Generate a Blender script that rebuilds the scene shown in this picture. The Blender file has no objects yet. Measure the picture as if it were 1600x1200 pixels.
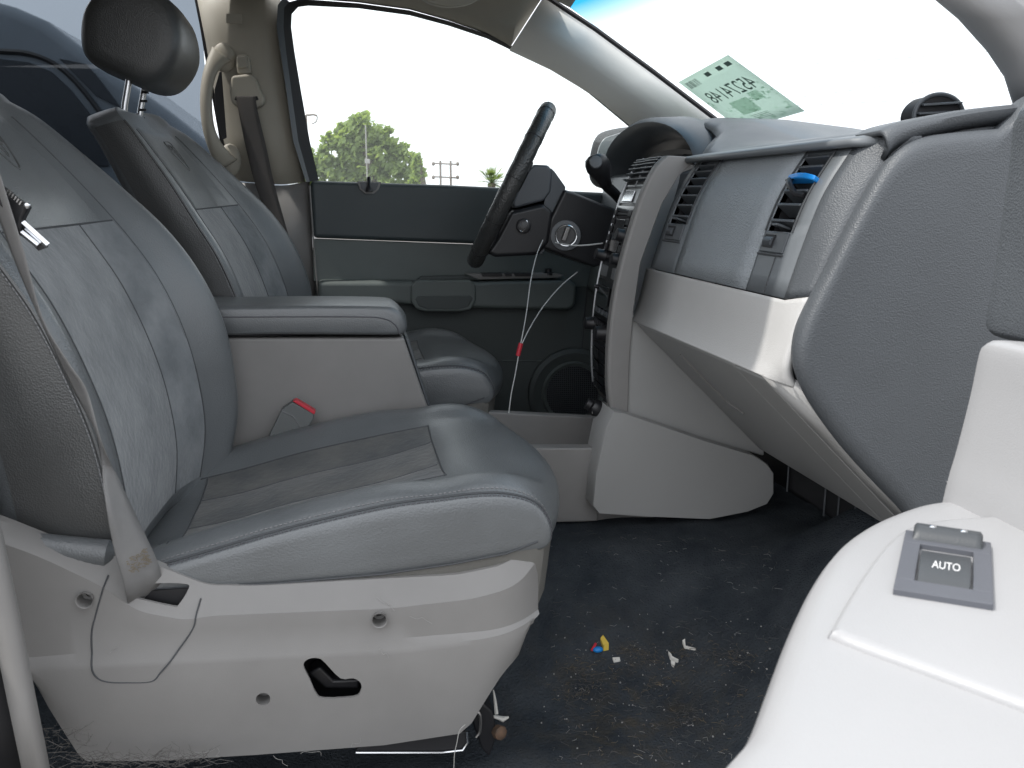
import bpy, bmesh, math, random
from mathutils import Vector, Matrix
random.seed(7)
R = math.radians
scene = bpy.context.scene
# ------------------------------------------------------------------ camera, sky, sun, exposure
FPX, VX, VY, ZC = 1400.0, 540.0, 309.0, 0.74      # focal length (px of a 1600 px frame), lateral vanishing point, eye height over the floor
PITCH = math.atan((600 - VY) / FPX)
YAW = math.atan((800 - VX) / FPX * math.cos(PITCH))
cam = bpy.data.cameras.new('camera'); cam_o = bpy.data.objects.new('camera', cam)
scene.collection.objects.link(cam_o)
cam.sensor_fit = 'HORIZONTAL'; cam.sensor_width = 36.0; cam.lens = FPX / 1600 * 36.0
cam.dof.use_dof = True; cam.dof.focus_distance = 1.55; cam.dof.aperture_fstop = 16
cam.clip_start = 0.02; cam.clip_end = 2000
cam_o.location = (0, 0, ZC)
cam_o.rotation_euler = (R(90) - PITCH, 0, -YAW)
scene.camera = cam_o
scene.render.resolution_x, scene.render.resolution_y = 1024, 768

SUN_TO = Vector((-0.50, -0.035, 0.86)).normalized()       # towards the sun: high, behind the seats, a little to the open door
world = bpy.data.worlds.new('World'); scene.world = world; world.use_nodes = True
nt = world.node_tree; nt.nodes.clear()
sky = nt.nodes.new('ShaderNodeTexSky'); sky.sky_type = 'NISHITA'; sky.sun_disc = False
sky.sun_elevation = math.asin(SUN_TO.z); sky.sun_rotation = math.atan2(SUN_TO.x, SUN_TO.y)
sky.air_density = 1.0; sky.dust_density = 4.0; sky.ozone_density = 1.0
hs = nt.nodes.new('ShaderNodeHueSaturation'); hs.inputs['Saturation'].default_value = 0.32; hs.inputs['Value'].default_value = 1.15
tcw = nt.nodes.new('ShaderNodeTexCoord')
cn = nt.nodes.new('ShaderNodeTexNoise'); cn.inputs['Scale'].default_value = 2.4; cn.inputs['Detail'].default_value = 5
cr = nt.nodes.new('ShaderNodeValToRGB'); cr.color_ramp.elements[0].position = .3; cr.color_ramp.elements[1].position = .75
mxw = nt.nodes.new('ShaderNodeMixRGB'); mxw.inputs['Color2'].default_value = (9.0, 9.3, 9.8, 1)
cmul = nt.nodes.new('ShaderNodeMath'); cmul.operation = 'MULTIPLY_ADD'; cmul.inputs[1].default_value = .22; cmul.inputs[2].default_value = .74
bg = nt.nodes.new('ShaderNodeBackground'); bg.inputs['Strength'].default_value = 0.15
wo = nt.nodes.new('ShaderNodeOutputWorld')
nt.links.new(tcw.outputs['Generated'], cn.inputs['Vector']); nt.links.new(cn.outputs['Fac'], cr.inputs[0])
nt.links.new(cr.outputs[0], cmul.inputs[0]); nt.links.new(cmul.outputs[0], mxw.inputs['Fac'])
nt.links.new(sky.outputs[0], hs.inputs['Color']); nt.links.new(hs.outputs[0], mxw.inputs['Color1'])
nt.links.new(mxw.outputs[0], bg.inputs[0]); nt.links.new(bg.outputs[0], wo.inputs[0])

sl = bpy.data.lights.new('sun', 'SUN'); sl.energy = 2.2; sl.angle = R(1.2); sl.color = (1.0, .965, .91)
so = bpy.data.objects.new('sun', sl); scene.collection.objects.link(so)
so.rotation_euler = (-SUN_TO).to_track_quat('-Z', 'Y').to_euler()

vs = scene.view_settings
vs.view_transform = 'Standard'; vs.look = 'None'; vs.gamma = 1.0; vs.use_curve_mapping = False
vs.exposure = 0.52
scene.render.engine = 'CYCLES'
scene.cycles.max_bounces = 7; scene.cycles.diffuse_bounces = 4; scene.cycles.glossy_bounces = 3; scene.cycles.transparent_max_bounces = 16
scene.cycles.use_denoising = True

# ------------------------------------------------------------------ geometry helpers
COL = scene.collection
def P(px, py, Y):
    """point on the lateral plane Y seen at photo pixel (px, py)"""
    r, u = px - 800, 600 - py
    h = FPX * math.cos(PITCH) + u * math.sin(PITCH); z = -FPX * math.sin(PITCH) + u * math.cos(PITCH)
    x = h * math.sin(YAW) + r * math.cos(YAW); y = h * math.cos(YAW) - r * math.sin(YAW)
    s = Y / y
    return Vector((x * s, Y, ZC + z * s))
def PZ(px, py, z0):
    a = P(px, py, 1.0); s = (z0 - ZC) / (a.z - ZC)
    return Vector((a.x * s, s, z0))
def catmull(p, n=6, closed=False):
    p = [Vector(q) for q in p]; N = len(p); out = []
    rng = range(N if closed else N - 1)
    for i in rng:
        a = p[(i - 1) % N] if (closed or i > 0) else p[0] * 2 - p[1]
        b, c = p[i % N], p[(i + 1) % N]
        d = p[(i + 2) % N] if (closed or i + 2 < N) else p[-1] * 2 - p[-2]
        for k in range(n):
            t = k / n
            out.append(.5 * ((2 * b) + (c - a) * t + (2 * a - 5 * b + 4 * c - d) * t * t + (3 * b - a - 3 * c + d) * t ** 3))
    if not closed: out.append(p[-1])
    return out
def lerp(a, b, t): return a + (b - a) * t
def interp(xs, ys, x):
    if x <= xs[0]: return ys[0]
    for i in range(len(xs) - 1):
        if x <= xs[i + 1]: return lerp(ys[i], ys[i + 1], (x - xs[i]) / (xs[i + 1] - xs[i]))
    return ys[-1]
def root_of(o):
    while o.parent: o = o.parent
    return o
def thing(name, label, cat, loc=(0, 0, 0), group=None, kind=None):
    o = bpy.data.objects.new(name, None); COL.objects.link(o); o.location = loc; o.empty_display_size = .05
    if kind: o['kind'] = kind
    else: o['category'] = cat
    o['label'] = label
    if group: o['group'] = group
    return o
def tag(o, label, cat=None, group=None, kind=None):
    o['label'] = label
    if cat: o['category'] = cat
    if group: o['group'] = group
    if kind: o['kind'] = kind
    return o
def obj(name, verts, faces, mat, parent=None, smooth=35, bevel=0, seg=2, subsurf=0, solid=0, solid_off=-1, face=None):
    me = bpy.data.meshes.new(name); me.from_pydata([tuple(v) for v in verts], [], faces)
    bm = bmesh.new(); bm.from_mesh(me); bmesh.ops.recalc_face_normals(bm, faces=bm.faces)
    if face is not None and sum(f.normal.dot(Vector(face)) * f.calc_area() for f in bm.faces) < 0: bmesh.ops.reverse_faces(bm, faces=bm.faces)
    bm.to_mesh(me); bm.free()
    if smooth is not None:
        me.shade_smooth()
        if smooth < 180: me.set_sharp_from_angle(angle=R(smooth))
    me.materials.append(mat)
    o = bpy.data.objects.new(name, me); COL.objects.link(o)
    if parent is not None:
        o.parent = parent
        if parent.type == 'EMPTY': o.location = -Vector(parent.location)
    if solid:
        m = o.modifiers.new('s', 'SOLIDIFY'); m.thickness = solid; m.offset = solid_off
    if bevel:
        m = o.modifiers.new('b', 'BEVEL'); m.width = bevel; m.segments = seg; m.limit_method = 'ANGLE'; m.angle_limit = R(40); m.harden_normals = True
    if subsurf:
        m = o.modifiers.new('u', 'SUBSURF'); m.levels = m.render_levels = subsurf
    return o
class MB:
    """collects shapes for ONE mesh"""
    def __init__(s): s.v, s.f = [], []
    def add(s, v, f):
        n = len(s.v); s.v += [Vector(q) for q in v]; s.f += [tuple(i + n for i in q) for q in f]; return s
    def box(s, a, b):
        x0, y0, z0 = a; x1, y1, z1 = b
        return s.add([(x0, y0, z0), (x1, y0, z0), (x1, y1, z0), (x0, y1, z0), (x0, y0, z1), (x1, y0, z1), (x1, y1, z1), (x0, y1, z1)],
                     [(0, 3, 2, 1), (4, 5, 6, 7), (0, 1, 5, 4), (1, 2, 6, 5), (2, 3, 7, 6), (3, 0, 4, 7)])
    def obox(s, c, ax, ay, az):   # oriented box: centre and three half vectors
        c, ax, ay, az = map(Vector, (c, ax, ay, az))
        v = [c + i * ax + j * ay + k * az for k in (-1, 1) for i, j in ((-1, -1), (1, -1), (1, 1), (-1, 1))]
        return s.add(v, [(0, 3, 2, 1), (4, 5, 6, 7), (0, 1, 5, 4), (1, 2, 6, 5), (2, 3, 7, 6), (3, 0, 4, 7)])
    def prism(s, a, b):           # two matching outlines
        n = len(a)
        return s.add(list(a) + list(b), [tuple(range(n)), tuple(range(2 * n - 1, n - 1, -1))] + [(i, (i + 1) % n, n + (i + 1) % n, n + i) for i in range(n)])
    def loft(s, loops, cap=True, closed=True):
        n = len(loops[0]); v = [p for l in loops for p in l]; f = []
        for k in range(len(loops) - 1):
            for i in range(n if closed else n - 1):
                j = (i + 1) % n; f.append((k * n + i, k * n + j, (k + 1) * n + j, (k + 1) * n + i))
        if cap: f += [tuple(range(n)), tuple(range((len(loops) - 1) * n, len(loops) * n))]
        return s.add(v, f)
    def tube(s, path, r, n=8, closed=False, flat=None):
        path = [Vector(q) for q in path]; loops = []; N = len(path)
        up = None
        for i, q in enumerate(path):
            a = path[(i - 1) % N] if (closed or i) else q; b = path[(i + 1) % N] if (closed or i < N - 1) else q
            t = (b - a).normalized()
            if up is None: up = Vector((0, 0, 1)) if abs(t.z) < .9 else Vector((1, 0, 0))
            sd = t.cross(up).normalized(); up = sd.cross(t).normalized()
            rr = r[i] if isinstance(r, (list, tuple)) else r
            loops.append([q + rr * (math.cos(6.28318 * k / n) * sd + math.sin(6.28318 * k / n) * up) for k in range(n)])
        if closed: loops.append(loops[0])
        return s.loft(loops, cap=not closed)
    def lathe(s, c, axis, prof, n=24):   # prof: (radius, along)
        c, axis = Vector(c), Vector(axis).normalized(); sd = axis.orthogonal().normalized(); up = axis.cross(sd)
        return s.loft([[c + axis * h + max(r, 1e-4) * (math.cos(6.28318 * k / n) * sd + math.sin(6.28318 * k / n) * up) for k in range(n)] for r, h in prof])
    def ell(s, c, rx, ry, rz, n=16, m=10):
        return s.loft([[Vector(c) + Vector((rx * math.sin(t) * math.cos(a), ry * math.sin(t) * math.sin(a), rz * math.cos(t))) for a in [6.28318 * k / n for k in range(n)]]
                       for t in [max(.02, min(3.12, math.pi * i / m)) for i in range(m + 1)]])
    def build(s, name, mat, parent=None, **k): return obj(name, s.v, s.f, mat, parent, **k)
def slab(name, pts, Y0, Y1, mat, parent=None, bevel=.004, curve=0, **k):
    """outline traced at plane Y0, extruded straight to Y1 (a body with real depth)"""
    a = [P(x, y, Y0) for x, y in pts]
    if curve: a = catmull(a, curve, True)
    return MB().prism(a, [Vector((q.x, Y1, q.z)) for q in a]).build(name, mat, parent, bevel=bevel, **k)
def sheet(name, rows, mat, parent=None, **k):
    return MB().loft(rows, cap=False, closed=False).build(name, mat, parent, **k)
def apply_mods(o):
    dg = bpy.context.evaluated_depsgraph_get(); me = bpy.data.meshes.new_from_object(o.evaluated_get(dg)); o.modifiers.clear(); o.data = me
def cut(o, cutters):
    for c in cutters:
        m = o.modifiers.new('c', 'BOOLEAN'); m.operation = 'DIFFERENCE'; m.object = c; m.solver = 'EXACT'
    bpy.context.view_layer.update(); apply_mods(o)
    for c in cutters: bpy.data.objects.remove(c)
    o.data.shade_smooth(); o.data.set_sharp_from_angle(angle=R(30))
def text_mesh(txt):
    cu = bpy.data.curves.new('t', 'FONT'); cu.body = txt; cu.extrude = 0; cu.resolution_u = 3
    to = bpy.data.objects.new('t', cu); COL.objects.link(to); bpy.context.view_layer.update()
    me = bpy.data.meshes.new_from_object(to.evaluated_get(bpy.context.evaluated_depsgraph_get()))
    v = [w.co.copy() for w in me.vertices]; f = [tuple(q.vertices) for q in me.polygons]
    bpy.data.objects.remove(to)
    x0, x1 = min(q.x for q in v), max(q.x for q in v); y0, y1 = min(q.y for q in v), max(q.y for q in v)
    return [((q.x - x0) / (x1 - x0), (q.y - y0) / (y1 - y0)) for q in v], f

# ------------------------------------------------------------------ materials
def mat(name, col, rough=.5, bump=0, scale=400, kind='noise', var=.08, vscale=6, metal=0, sheen=0, spec=.5, coat=0, bdist=.001, second=None, detail=3, stretch=None, wr=0):
    m = bpy.data.materials.new(name); m.use_nodes = True; n = m.node_tree; b = n.nodes['Principled BSDF']
    b.inputs['Roughness'].default_value = rough; b.inputs['Metallic'].default_value = metal
    b.inputs['Specular IOR Level'].default_value = spec
    if sheen: b.inputs['Sheen Weight'].default_value = sheen; b.inputs['Sheen Roughness'].default_value = .4
    if coat: b.inputs['Coat Weight'].default_value = coat; b.inputs['Coat Roughness'].default_value = .1
    tc = n.nodes.new('ShaderNodeTexCoord'); geo = tc.outputs['Object']
    nz = n.nodes.new('ShaderNodeTexNoise'); nz.inputs['Scale'].default_value = vscale; nz.inputs['Detail'].default_value = 4; nz.inputs['Roughness'].default_value = .6
    n.links.new(geo, nz.inputs['Vector'])
    rp = n.nodes.new('ShaderNodeMapRange'); rp.inputs[1].default_value = .3; rp.inputs[2].default_value = .7
    n.links.new(nz.outputs['Fac'], rp.inputs[0])
    mx = n.nodes.new('ShaderNodeMixRGB'); n.links.new(rp.outputs[0], mx.inputs['Fac'])
    c2 = second or tuple(c * (1 + var) for c in col)
    c1 = col if second else tuple(c * (1 - var) for c in col)
    mx.inputs['Color1'].default_value = (*c1, 1); mx.inputs['Color2'].default_value = (*c2, 1)
    n.links.new(mx.outputs[0], b.inputs['Base Color'])
    rr = n.nodes.new('ShaderNodeMapRange'); rr.inputs[1].default_value = .3; rr.inputs[2].default_value = .7
    rr.inputs[3].default_value = max(.02, rough - .06); rr.inputs[4].default_value = min(1, rough + .06)
    n.links.new(nz.outputs['Fac'], rr.inputs[0]); n.links.new(rr.outputs[0], b.inputs['Roughness'])
    if bump:
        if kind == 'voro':
            t = n.nodes.new('ShaderNodeTexVoronoi'); t.feature = 'F1'; t.inputs['Scale'].default_value = scale; out = t.outputs['Distance']
        elif kind == 'wave':
            t = n.nodes.new('ShaderNodeTexWave'); t.inputs['Scale'].default_value = scale; out = t.outputs['Fac']
        else:
            t = n.nodes.new('ShaderNodeTexNoise'); t.inputs['Scale'].default_value = scale; t.inputs['Detail'].default_value = detail; out = t.outputs['Fac']
        src = geo
        if stretch:
            mp = n.nodes.new('ShaderNodeMapping'); mp.inputs['Scale'].default_value = stretch; n.links.new(geo, mp.inputs[0]); src = mp.outputs[0]
        n.links.new(src, t.inputs['Vector'])
        if wr:
            t2 = n.nodes.new('ShaderNodeTexNoise'); t2.inputs['Scale'].default_value = 34; t2.inputs['Detail'].default_value = 3; t2.inputs['Distortion'].default_value = 1.5; n.links.new(geo, t2.inputs['Vector'])
            ma = n.nodes.new('ShaderNodeMath'); ma.operation = 'MULTIPLY_ADD'; ma.inputs[1].default_value = wr; n.links.new(t2.outputs['Fac'], ma.inputs[0]); n.links.new(out, ma.inputs[2]); out = ma.outputs[0]
        bp = n.nodes.new('ShaderNodeBump'); bp.inputs['Strength'].default_value = bump; bp.inputs['Distance'].default_value = bdist
        n.links.new(out, bp.inputs['Height']); n.links.new(bp.outputs[0], b.inputs['Normal'])
    return m
def glass(name, tint=(1, 1, 1), refl=.035, grad=None):
    m = bpy.data.materials.new(name); m.use_nodes = True; n = m.node_tree; n.nodes.clear()
    o = n.nodes.new('ShaderNodeOutputMaterial'); t = n.nodes.new('ShaderNodeBsdfTransparent'); g = n.nodes.new('ShaderNodeBsdfGlossy'); x = n.nodes.new('ShaderNodeMixShader')
    g.inputs['Roughness'].default_value = .02; t.inputs[0].default_value = (*tint, 1); x.inputs[0].default_value = refl
    n.links.new(t.outputs[0], x.inputs[1]); n.links.new(g.outputs[0], x.inputs[2]); n.links.new(x.outputs[0], o.inputs[0])
    if grad:   # tint band printed in the glass, by height in the car
        tc = n.nodes.new('ShaderNodeTexCoord'); sp = n.nodes.new('ShaderNodeSeparateXYZ'); mr = n.nodes.new('ShaderNodeMapRange'); mc = n.nodes.new('ShaderNodeMixRGB')
        n.links.new(tc.outputs['Object'], sp.inputs[0]); n.links.new(sp.outputs[2], mr.inputs[0])
        mr.inputs[1].default_value, mr.inputs[2].default_value = grad[0], grad[1]
        mc.inputs['Color1'].default_value = (*tint, 1); mc.inputs['Color2'].default_value = (*grad[2], 1)
        n.links.new(mr.outputs[0], mc.inputs['Fac']); n.links.new(mc.outputs[0], t.inputs[0])
    return m
M = {}
M['leather'] = mat('leather', (.124, .133, .139), .36, .30, 430, 'voro', .09, 7, bdist=.0012, wr=1.0, spec=.85)
M['leather_dark'] = mat('leather_dark', (.072, .074, .074), .40, .30, 430, 'voro', .09, 7, bdist=.0012, wr=1.0, spec=.8)  # tone lowered to paint shade onto the seat sides and headrest
M['suede'] = mat('suede', (.135, .148, .158), .95, .6, 90, 'noise', .1, 16, sheen=.4, second=(.235, .248, .258), bdist=.003, detail=8)
M['suede_worn'] = mat('suede_worn', (.062, .068, .072), .95, .6, 90, 'noise', .1, 15, sheen=.25, second=(.125, .124, .118), bdist=.003, detail=8)
M['band'] = mat('band', (.17, .165, .15), .8, .6, 900, 'wave', .12, 8, stretch=(1, 0, 0), second=(.21, .205, .19))
M['thread'] = mat('thread', (.21, .21, .215), .7)
M['thread_dark'] = mat('thread_dark', (.10, .10, .11), .7)
M['seam'] = mat('seam', (.065, .069, .074), .8)
M['light'] = mat('light_plastic', (.222, .216, .210), .5, .25, 900, 'noise', .09, 5, bdist=.0006)
M['light2'] = mat('lower_trim_plastic', (.33, .33, .325), .5, .2, 900, 'noise', .03, 4, bdist=.0006)
M['pillar'] = mat('pillar_plastic', (.74, .74, .71), .5, .2, 900, 'noise', .03, 4, bdist=.0006)
M['pad'] = mat('pad_plastic_lit', (.27, .295, .315), .44, .8, 430, 'voro', .08, 6, bdist=.0016)  # same plastic as the end cap, lightened to paint in the sky's sheen
M['trim'] = mat('dash_trim', (.52, .515, .505), .48, .3, 700, 'voro', .03, 4, bdist=.0008)
M['doorlight'] = mat('door_plastic', (.345, .345, .35), .45, .22, 800, 'voro', .02, 4, bdist=.0006)
M['dark'] = mat('dark_plastic', (.085, .093, .102), .47, .42, 520, 'voro', .08, 6, bdist=.0011)
M['pads'] = mat('pad_smooth', (.15, .164, .176), .45, .15, 900, 'noise', .05, 6)
M['darks'] = mat('dark_smooth', (.075, .083, .092), .42, .15, 900, 'noise', .05, 6)
M['doorpad'] = mat('door_pad', (.045, .058, .062), .5, .2, 700)
M['green'] = mat('door_trim_grey', (.125, .145, .14), .55, .25, 700, 'noise', .05, 4)
M['greend'] = mat('door_trim_dark', (.072, .084, .083), .6, .25, 700, 'noise', .05, 4)
M['black'] = mat('black_plastic', (.014, .014, .016), .38, .1, 900)
M['rubber'] = mat('rubber', (.012, .012, .014), .6)
M['beige'] = mat('beige_plastic', (.36, .335, .28), .55, .2, 900, 'noise', .03, 3)
M['head'] = mat('headliner_cloth', (.34, .32, .275), .9, .4, 900, 'noise', .04, 10)
M['strap'] = mat('belt_webbing', (.235, .232, .232), .7, .7, 700, 'wave', .08, 20, second=(.29, .285, .28), stretch=(1, 1, .3))
M['strapd'] = mat('belt_webbing_dark', (.085, .078, .074), .75, .6, 700, 'wave', .08, 20)
M['stain'] = mat('belt_stain', (.20, .17, .13), .8)
M['metal'] = mat('bright_metal', (.75, .76, .78), .22, metal=1)
M['steel'] = mat('steel', (.35, .34, .33), .4, metal=1)
M['rust'] = mat('rusty_steel', (.06, .045, .035), .8, .5, 300, second=(.14, .075, .04), vscale=60)
M['wheel'] = mat('wheel_leather', (.032, .034, .035), .36, .6, 260, 'voro', .2, 14, second=(.045, .045, .043), bdist=.0015)
M['glossy'] = mat('gloss_black', (.012, .012, .014), .12)
M['screen'] = mat('screen', (.01, .012, .014), .08)
M['silver'] = mat('silver_paint', (.33, .34, .35), .32, metal=.6)
M['white'] = mat('white_paint', (.75, .75, .75), .6)
M['buckle'] = mat('buckle_plastic', (.12, .128, .128), .5, .2, 700)
M['red'] = mat('red_plastic', (.55, .03, .05), .4)
M['blue'] = mat('blue_plastic', (.01, .22, .62), .35)
M['yellow'] = mat('yellow_paper', (.70, .50, .08), .6)
M['paper'] = mat('paper', (.62, .60, .55), .8, .3, 120, second=(.72, .70, .66), vscale=90)
M['brown'] = mat('dry_litter', (.10, .08, .05), .9, second=(.17, .135, .09), vscale=60)
M['fibre'] = mat('hair_fibre', (.10, .095, .09), .8)
M['fibrel'] = mat('pale_fibre', (.34, .335, .32), .8)
M['cable'] = mat('cable', (.60, .61, .60), .4)
M['carpet'] = mat('carpet', (.027, .034, .042), 1.0, .9, 260, 'noise', .25, 14, bdist=.006, second=(.060, .068, .077), detail=8, spec=.15)
M['carpetw'] = mat('carpet_worn', (.05, .052, .053), 1.0, .9, 260, 'noise', .25, 24, bdist=.006, second=(.10, .10, .098), detail=8, spec=.15)
M['sticker'] = mat('sticker', (.36, .50, .43), .6, vscale=40, second=(.46, .60, .53))
M['stickerp'] = mat('sticker_print_pale', (.55, .66, .58), .6)
M['stickerd'] = mat('sticker_print_dark', (.12, .22, .18), .6)
M['stickerm'] = mat('sticker_print_mid', (.17, .27, .22), .6)
M['lens'] = mat('cluster_lens', (.55, .50, .38), .3)
M['glass'] = glass('clear_glass', (.96, .98, .97))
M['wsglass'] = glass('windscreen_glass', (.95, .98, .98), grad=(1.135, 1.20, (.03, .36, .62)))
M['tint'] = glass('tinted_glass', (.44, .47, .50))
M['privacy'] = glass('privacy_glass', (.16, .17, .18))
M['vanpaint'] = mat('van_paint', (.14, .165, .19), .35, coat=.5)
M['vanglass'] = mat('van_glass', (.035, .040, .047), .3, spec=.3)
M['bark'] = mat('bark', (.12, .10, .08), .9, .6, 3)
M['asphalt'] = mat('asphalt', (.17, .16, .145), .9, .5, 60)
M['pole'] = mat('pole_wood', (.22, .19, .17), .9)
def leafmat(name, a, b, tcol=None, tf=.45):
    m = mat(name, a, .55, second=b, vscale=.8); bs = m.node_tree.nodes['Principled BSDF']
    bs.inputs['Transmission Weight'].default_value = 0
    n = m.node_tree; tl = n.nodes.new('ShaderNodeBsdfTranslucent'); tl.inputs[0].default_value = (*(tcol or (b[0] * 1.8, b[1] * 1.8, b[2] * .9)), 1)
    ad = n.nodes.new('ShaderNodeMixShader'); ad.inputs[0].default_value = tf
    n.links.new(bs.outputs[0], ad.inputs[1]); n.links.new(tl.outputs[0], ad.inputs[2]); n.links.new(ad.outputs[0], n.nodes['Material Output'].inputs[0])
    return m
M['leaf'] = leafmat('leaf', (.15, .21, .085), (.25, .32, .13))
M['sticker'] = leafmat('sticker', (.36, .50, .43), (.40, .48, .44), (.58, .67, .62), .8); M['stickerp'] = leafmat('sticker_print_pale', (.55, .66, .58), (.60, .70, .62), (.66, .78, .69), .8)
M['palm'] = leafmat('palm_leaf', (.10, .15, .07), (.17, .22, .10))

# ------------------------------------------------------------------ the setting: ground, cabin floor, roof
ZG = -.62
g = MB().box((-300, -300, ZG - .5), (300, 300, ZG)).build('ground', M['asphalt'], smooth=None); tag(g, 'grey asphalt ground under the car', kind='structure')

def dusty(m, c, rad, col):
    n = m.node_tree; b = n.nodes['Principled BSDF']; old = b.inputs['Base Color'].links[0].from_socket
    tc = n.nodes.new('ShaderNodeTexCoord'); ds_ = n.nodes.new('ShaderNodeVectorMath'); ds_.operation = 'DISTANCE'; ds_.inputs[1].default_value = c
    nz = n.nodes.new('ShaderNodeTexNoise'); nz.inputs['Scale'].default_value = 26; nz.inputs['Detail'].default_value = 8; nz.inputs['Roughness'].default_value = .75
    r1 = n.nodes.new('ShaderNodeMapRange'); r1.inputs[1].default_value = rad; r1.inputs[2].default_value = .02
    r2 = n.nodes.new('ShaderNodeMapRange'); r2.inputs[1].default_value = .45; r2.inputs[2].default_value = .75
    mu = n.nodes.new('ShaderNodeMath'); mu.operation = 'MULTIPLY'; mx = n.nodes.new('ShaderNodeMixRGB'); mx.inputs['Color2'].default_value = (*col, 1)
    n.links.new(tc.outputs['Object'], ds_.inputs[0]); n.links.new(tc.outputs['Object'], nz.inputs['Vector']); n.links.new(ds_.outputs['Value'], r1.inputs[0]); n.links.new(nz.outputs['Fac'], r2.inputs[0])
    n.links.new(r1.outputs[0], mu.inputs[0]); n.links.new(r2.outputs[0], mu.inputs[1]); n.links.new(mu.outputs[0], mx.inputs['Fac']); n.links.new(old, mx.inputs['Color1']); n.links.new(mx.outputs[0], b.inputs['Base Color'])
dusty(M['carpet'], (.40, 1.20, -.05), .24, (.085, .070, .048))
def floor_z(x, y):
    t = max(0, min(1, (y - 1.21) / .28)); t = t * t * (3 - 2 * t)
    f = max(0, min(1, (x - .46) / .42)); f = f * f * (3 - 2 * f)
    far = max(0, min(1, (y - 1.86) / .12))
    return lerp(lerp(-.055, .124, t), -.03, far) + .34 * f * (1 - t * .97) + .004 * math.sin(x * 31 + y * 17) * math.sin(x * 13 - y * 29)
rows = []
xs = [-2.6, -1.8, -1.2, -.8] + [-.6 + i * .03 for i in range(58)]
ys = [.86 + i * .03 for i in range(52)]
sheet('carpet_floor', [[Vector((x, y, floor_z(x, y))) for x in xs] for y in ys], M['carpet'], smooth=180, solid=.02, face=(0, 0, 1))
tag(bpy.data.objects['carpet_floor'], 'dark blue grey carpet covering the footwell, littered with lint', kind='structure')

# roof, sides, rear of the cabin
def roof_row(x):
    zr = interp([-2.6, -1, .1, .35, .50, .58], [1.22, 1.30, 1.30, 1.275, 1.235, 1.20], x)
    e = interp([-.2, .05, .2], [1.0, 1.05, 1.085], x)
    ly = [e, e + .03, 1.2, 1.45, 1.7, 1.95, 2.2, 2.28]; lz = [-.05, -.012, .0, .01, .014, .01, 0, -.012]
    return [Vector((x, a, zr + b)) for a, b in zip(ly, lz)]
rf = sheet('roof_lining', [roof_row(x) for x in (-2.6, -2, -1.5, -1, -.5, -.2, .1, .25, .35, .43, .50, .56)], M['head'], smooth=180, solid=.03, solid_off=1)
tag(rf, 'beige cloth roof lining over the seats', kind='structure')
# sun visor edge peeping in at the top of the driver's window
vz = [P(655 + 95 * (1 - math.cos(math.pi * i / 12)) * .5, -8 + 21 * math.sin(math.pi * i / 12), 2.12) for i in range(13)]
v = MB().prism(vz, [q + Vector((0, -.02, 0)) for q in vz])
v = v.build('sun_visor', M['beige'], bevel=.004); tag(v, 'rounded lower edge of the folded beige sun visor above the driver window', 'sun visor')

shell = thing('cabin_side', 'grey lower body side behind the front doors of the car', None, (-1.2, 2.44, 0), kind='structure')
MB().box((-2.6, 2.44, -.05), (-.33, 2.50, .74)).build('rear_side_panel', M['light'], shell, bevel=.01)
MB().box((-2.6, .86, -.05), (-.62, .93, .70)).build('near_side_panel', M['light'], shell, bevel=.01)
MB().box((-2.66, .9, -.05), (-2.6, 2.5, .72)).build('rear_panel', M['light'], shell, bevel=.01)
MB().box((-2.66, .9, 1.1), (-2.6, 2.5, 1.24)).build('rear_rail', M['light'], shell, bevel=.01)
for xx in (-1.45, -2.58):
    for yy in (.98, 2.36): MB().box((xx - .09, yy, .7), (xx + .09, yy + .06, 1.27)).build('rear_pillar', M['light'], shell, bevel=.01)
MB().box((-.62, .93, -.05), (-.50, 1.0, 1.25)).build('near_pillar', M['light'], shell, bevel=.01)
for nm, a, b in (('near_rear_glass', (-2.55, .955, .70), (-.60, .960, 1.24)), ('far_quarter_glass', (-2.55, 2.462, .72), (-1.40, 2.467, 1.26)), ('tailgate_glass', (-2.635, 1.0, .70), (-2.63, 2.45, 1.12))):
    MB().box(a, b).build(nm, M['privacy'], shell, smooth=None)
MB().box((.90, 1.0, .0), (.96, 2.5, .80)).build('bulkhead', M['rubber'], shell)

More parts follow.
